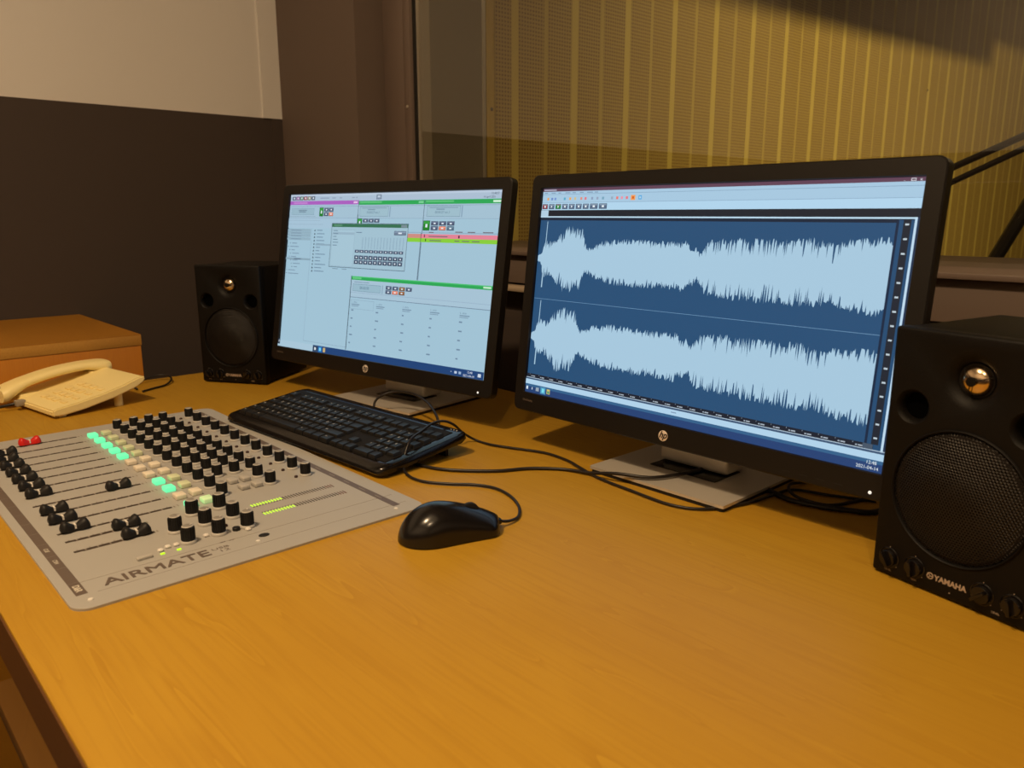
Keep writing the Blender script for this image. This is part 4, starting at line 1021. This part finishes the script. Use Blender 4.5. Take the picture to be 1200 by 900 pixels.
# ------------------------------------------------------------------ telephone
ph = empty('desk_telephone', (-1.446, .292, DZ), .17, label='cream desk telephone with its handset on, in front of wooden cabinet', cat='telephone')
PW, PD = .200, .185
mb = MB()
side = [(.0, .005), (.0, .017), (.006, .0205), (.05, .0270), (.10, .0370), (.14, .0480), (.170, .0590), (.182, .0600), (PD, .0560), (PD-.004, .0480), (.165, .0380), (.12, .0230), (.06, .0095), (.02, .004)]
side = [(y*.875, .004+(z-.004)*.80) for y, z in side]
vs = mb.prism(side, -PW, 0, M['phone'], axis='X')
bmesh.ops.bevel(mb.bm, geom=[e for e in mb.bm.edges], offset=.0022, segments=2, affect='EDGES', clamp_overlap=True)
mb.build('base', ph, 40)
for x, y, h in ((-.020, .118, .024), (-PW+.02, .118, .024), (-.02, .018, .0055), (-PW+.02, .018, .0055)):
    mb = MB()
    if h > .02: mb.lathe([(.0075, 0), (.0075, h)], M['phone'], 20, Matrix.Translation((x, y, 0)))
    else: mb.box((x-.012, y-.006, 0), (x+.012, y+.006, h), M['phone'], .001)
    mb.build('foot', ph, 40)
def pz(y):
    for (a, za), (b, zb) in zip(side[1:8], side[2:8]):
        if a <= y <= b: return za+(zb-za)*(y-a)/(b-a)
    return .048
for r_ in range(4):
    for c_ in range(3):
        mb = MB(); y = .030+r_*.021; x = -.100+c_*.022
        mb.box((-.0075, -.0058, -.001), (.0075, .0058, .0022), M['phonekey'], .0012, T=Matrix.Translation((x, y, pz(y)+.0006)) @ Matrix.Rotation(math.atan((pz(y+.005)-pz(y-.005))/.01), 4, 'X'))
        mb.build('number_button', ph, 40)
for r_ in range(4):
    mb = MB(); y = .030+r_*.021; x = -.028
    mb.box((-.009, -.004, -.001), (.009, .004, .0018), M['phonekey'], .001, T=Matrix.Translation((x, y, pz(y)+.0006)) @ Matrix.Rotation(math.atan((pz(y+.005)-pz(y-.005))/.01), 4, 'X'))
    mb.build('function_button', ph, 40)
# cradle rests under the handset
mb = MB(); mb.box((-PW+.006, .004, .010), (-PW+.062, .040, .022), M['phone'], .004); mb.build('cradle', ph, 40)
mb = MB(); mb.box((-PW+.006, .128, .026), (-PW+.062, .156, .044), M['phone'], .004); mb.build('cradle', ph, 40)
# handset
hs_z = []
mb = MB(); N = 28; rings = []
HL = .190
for i in range(N+1):
    t = i/N; y = -.022+HL*t
    basez = .010+.026*t                                     # follows the slope of the base
    arch = .011*math.sin(PI*t)**.8
    d = abs(t-.5)*2
    thick = .0150+.014*max(0, (d-.55)/.45)**1.2
    w = .0235+.0065*max(0, (d-.45)/.55)**1.1
    if d > .93: thick *= .80; w *= .88
    top = basez+arch+.024; bot = top-thick
    ring = []
    for k in range(16):
        a = 2*PI*k/16; c, s_ = math.cos(a), math.sin(a)
        ring.append(mb.bm.verts.new((w*(abs(c)**.6)*(1 if c >= 0 else -1), y, (top+bot)/2+thick/2*(abs(s_)**.6)*(1 if s_ >= 0 else -1))))
    rings.append(ring)
mb.mi(M['phone'])
for a, b in zip(rings, rings[1:]):
    for k in range(16): mb.bm.faces.new((a[k], a[(k+1) % 16], b[(k+1) % 16], b[k]))
mb.bm.faces.new(rings[0]); mb.bm.faces.new(rings[-1]); bmesh.ops.recalc_face_normals(mb.bm, faces=mb.bm.faces[:])
mb.build('handset', ph, 60, Matrix.Translation((-PW+.036, 0, 0)))
mb = MB(); mb.box((-PW+.075, -.012, .008), (-PW+.088, .003, .018), M['phonegrey'], .001); mb.build('cord_plug', ph, 30)
mb = MB(); mb.box((-PW+.028, -.034, .030), (-PW+.042, -.018, .040), M['phonegrey'], .001); mb.build('cord_plug', ph, 30)
cable('handset_cord', [(-1.60, .245, DZ+.036), (-1.615, .215, DZ+.020), (-1.60, .190, DZ+.008), (-1.57, .200, DZ+.006), (-1.568, .248, DZ+.010), (-1.566, .262, DZ+.012)], .0028, ph)

# ------------------------------------------------------------------ lights
def area(name, loc, size, power, col, target=None, sy=None):
    l = bpy.data.lights.new(name, 'AREA'); l.shape = 'RECTANGLE' if sy else 'DISK'; l.size = size
    if sy: l.size_y = sy
    l.energy = power; l.color = col
    o = bpy.data.objects.new(name, l); COL.objects.link(o); o.location = loc
    d = (Vector(target)-Vector(loc)) if target else Vector((0, 0, -1))
    o.rotation_euler = d.to_track_quat('-Z', 'Y').to_euler(); return o
WARM = (1, .70, .40)
area('ceiling_lamp', (-.62, -.45, 2.58), .10, 33, WARM)
area('ceiling_lamp_rear', (.45, -.62, 2.58), .12, 13, WARM)
area('ceiling_glow', (-.2, -.3, 2.60), 1.6, 6, WARM, sy=1.2)
bl = area('booth_lamp', (.5, 2.2, 2.50), .10, 42, (1, .77, .40), target=(-1.2, 4.3, 1.1)); bl.data.spread = math.radians(130)
area('booth_glow', (.2, 4.4, 2.60), 2.0, 9, (1, .76, .40), sy=2.5)
w = bpy.data.worlds.new('world'); w.use_nodes = True; S.world = w
w.node_tree.nodes['Background'].inputs[0].default_value = (.02, .016, .012, 1); w.node_tree.nodes['Background'].inputs[1].default_value = .3

vs_ = S.view_settings; vs_.view_transform = 'Standard'; vs_.look = 'None'; vs_.gamma = 1; vs_.exposure = 0; vs_.use_curve_mapping = False
S.display_settings.display_device = 'sRGB'
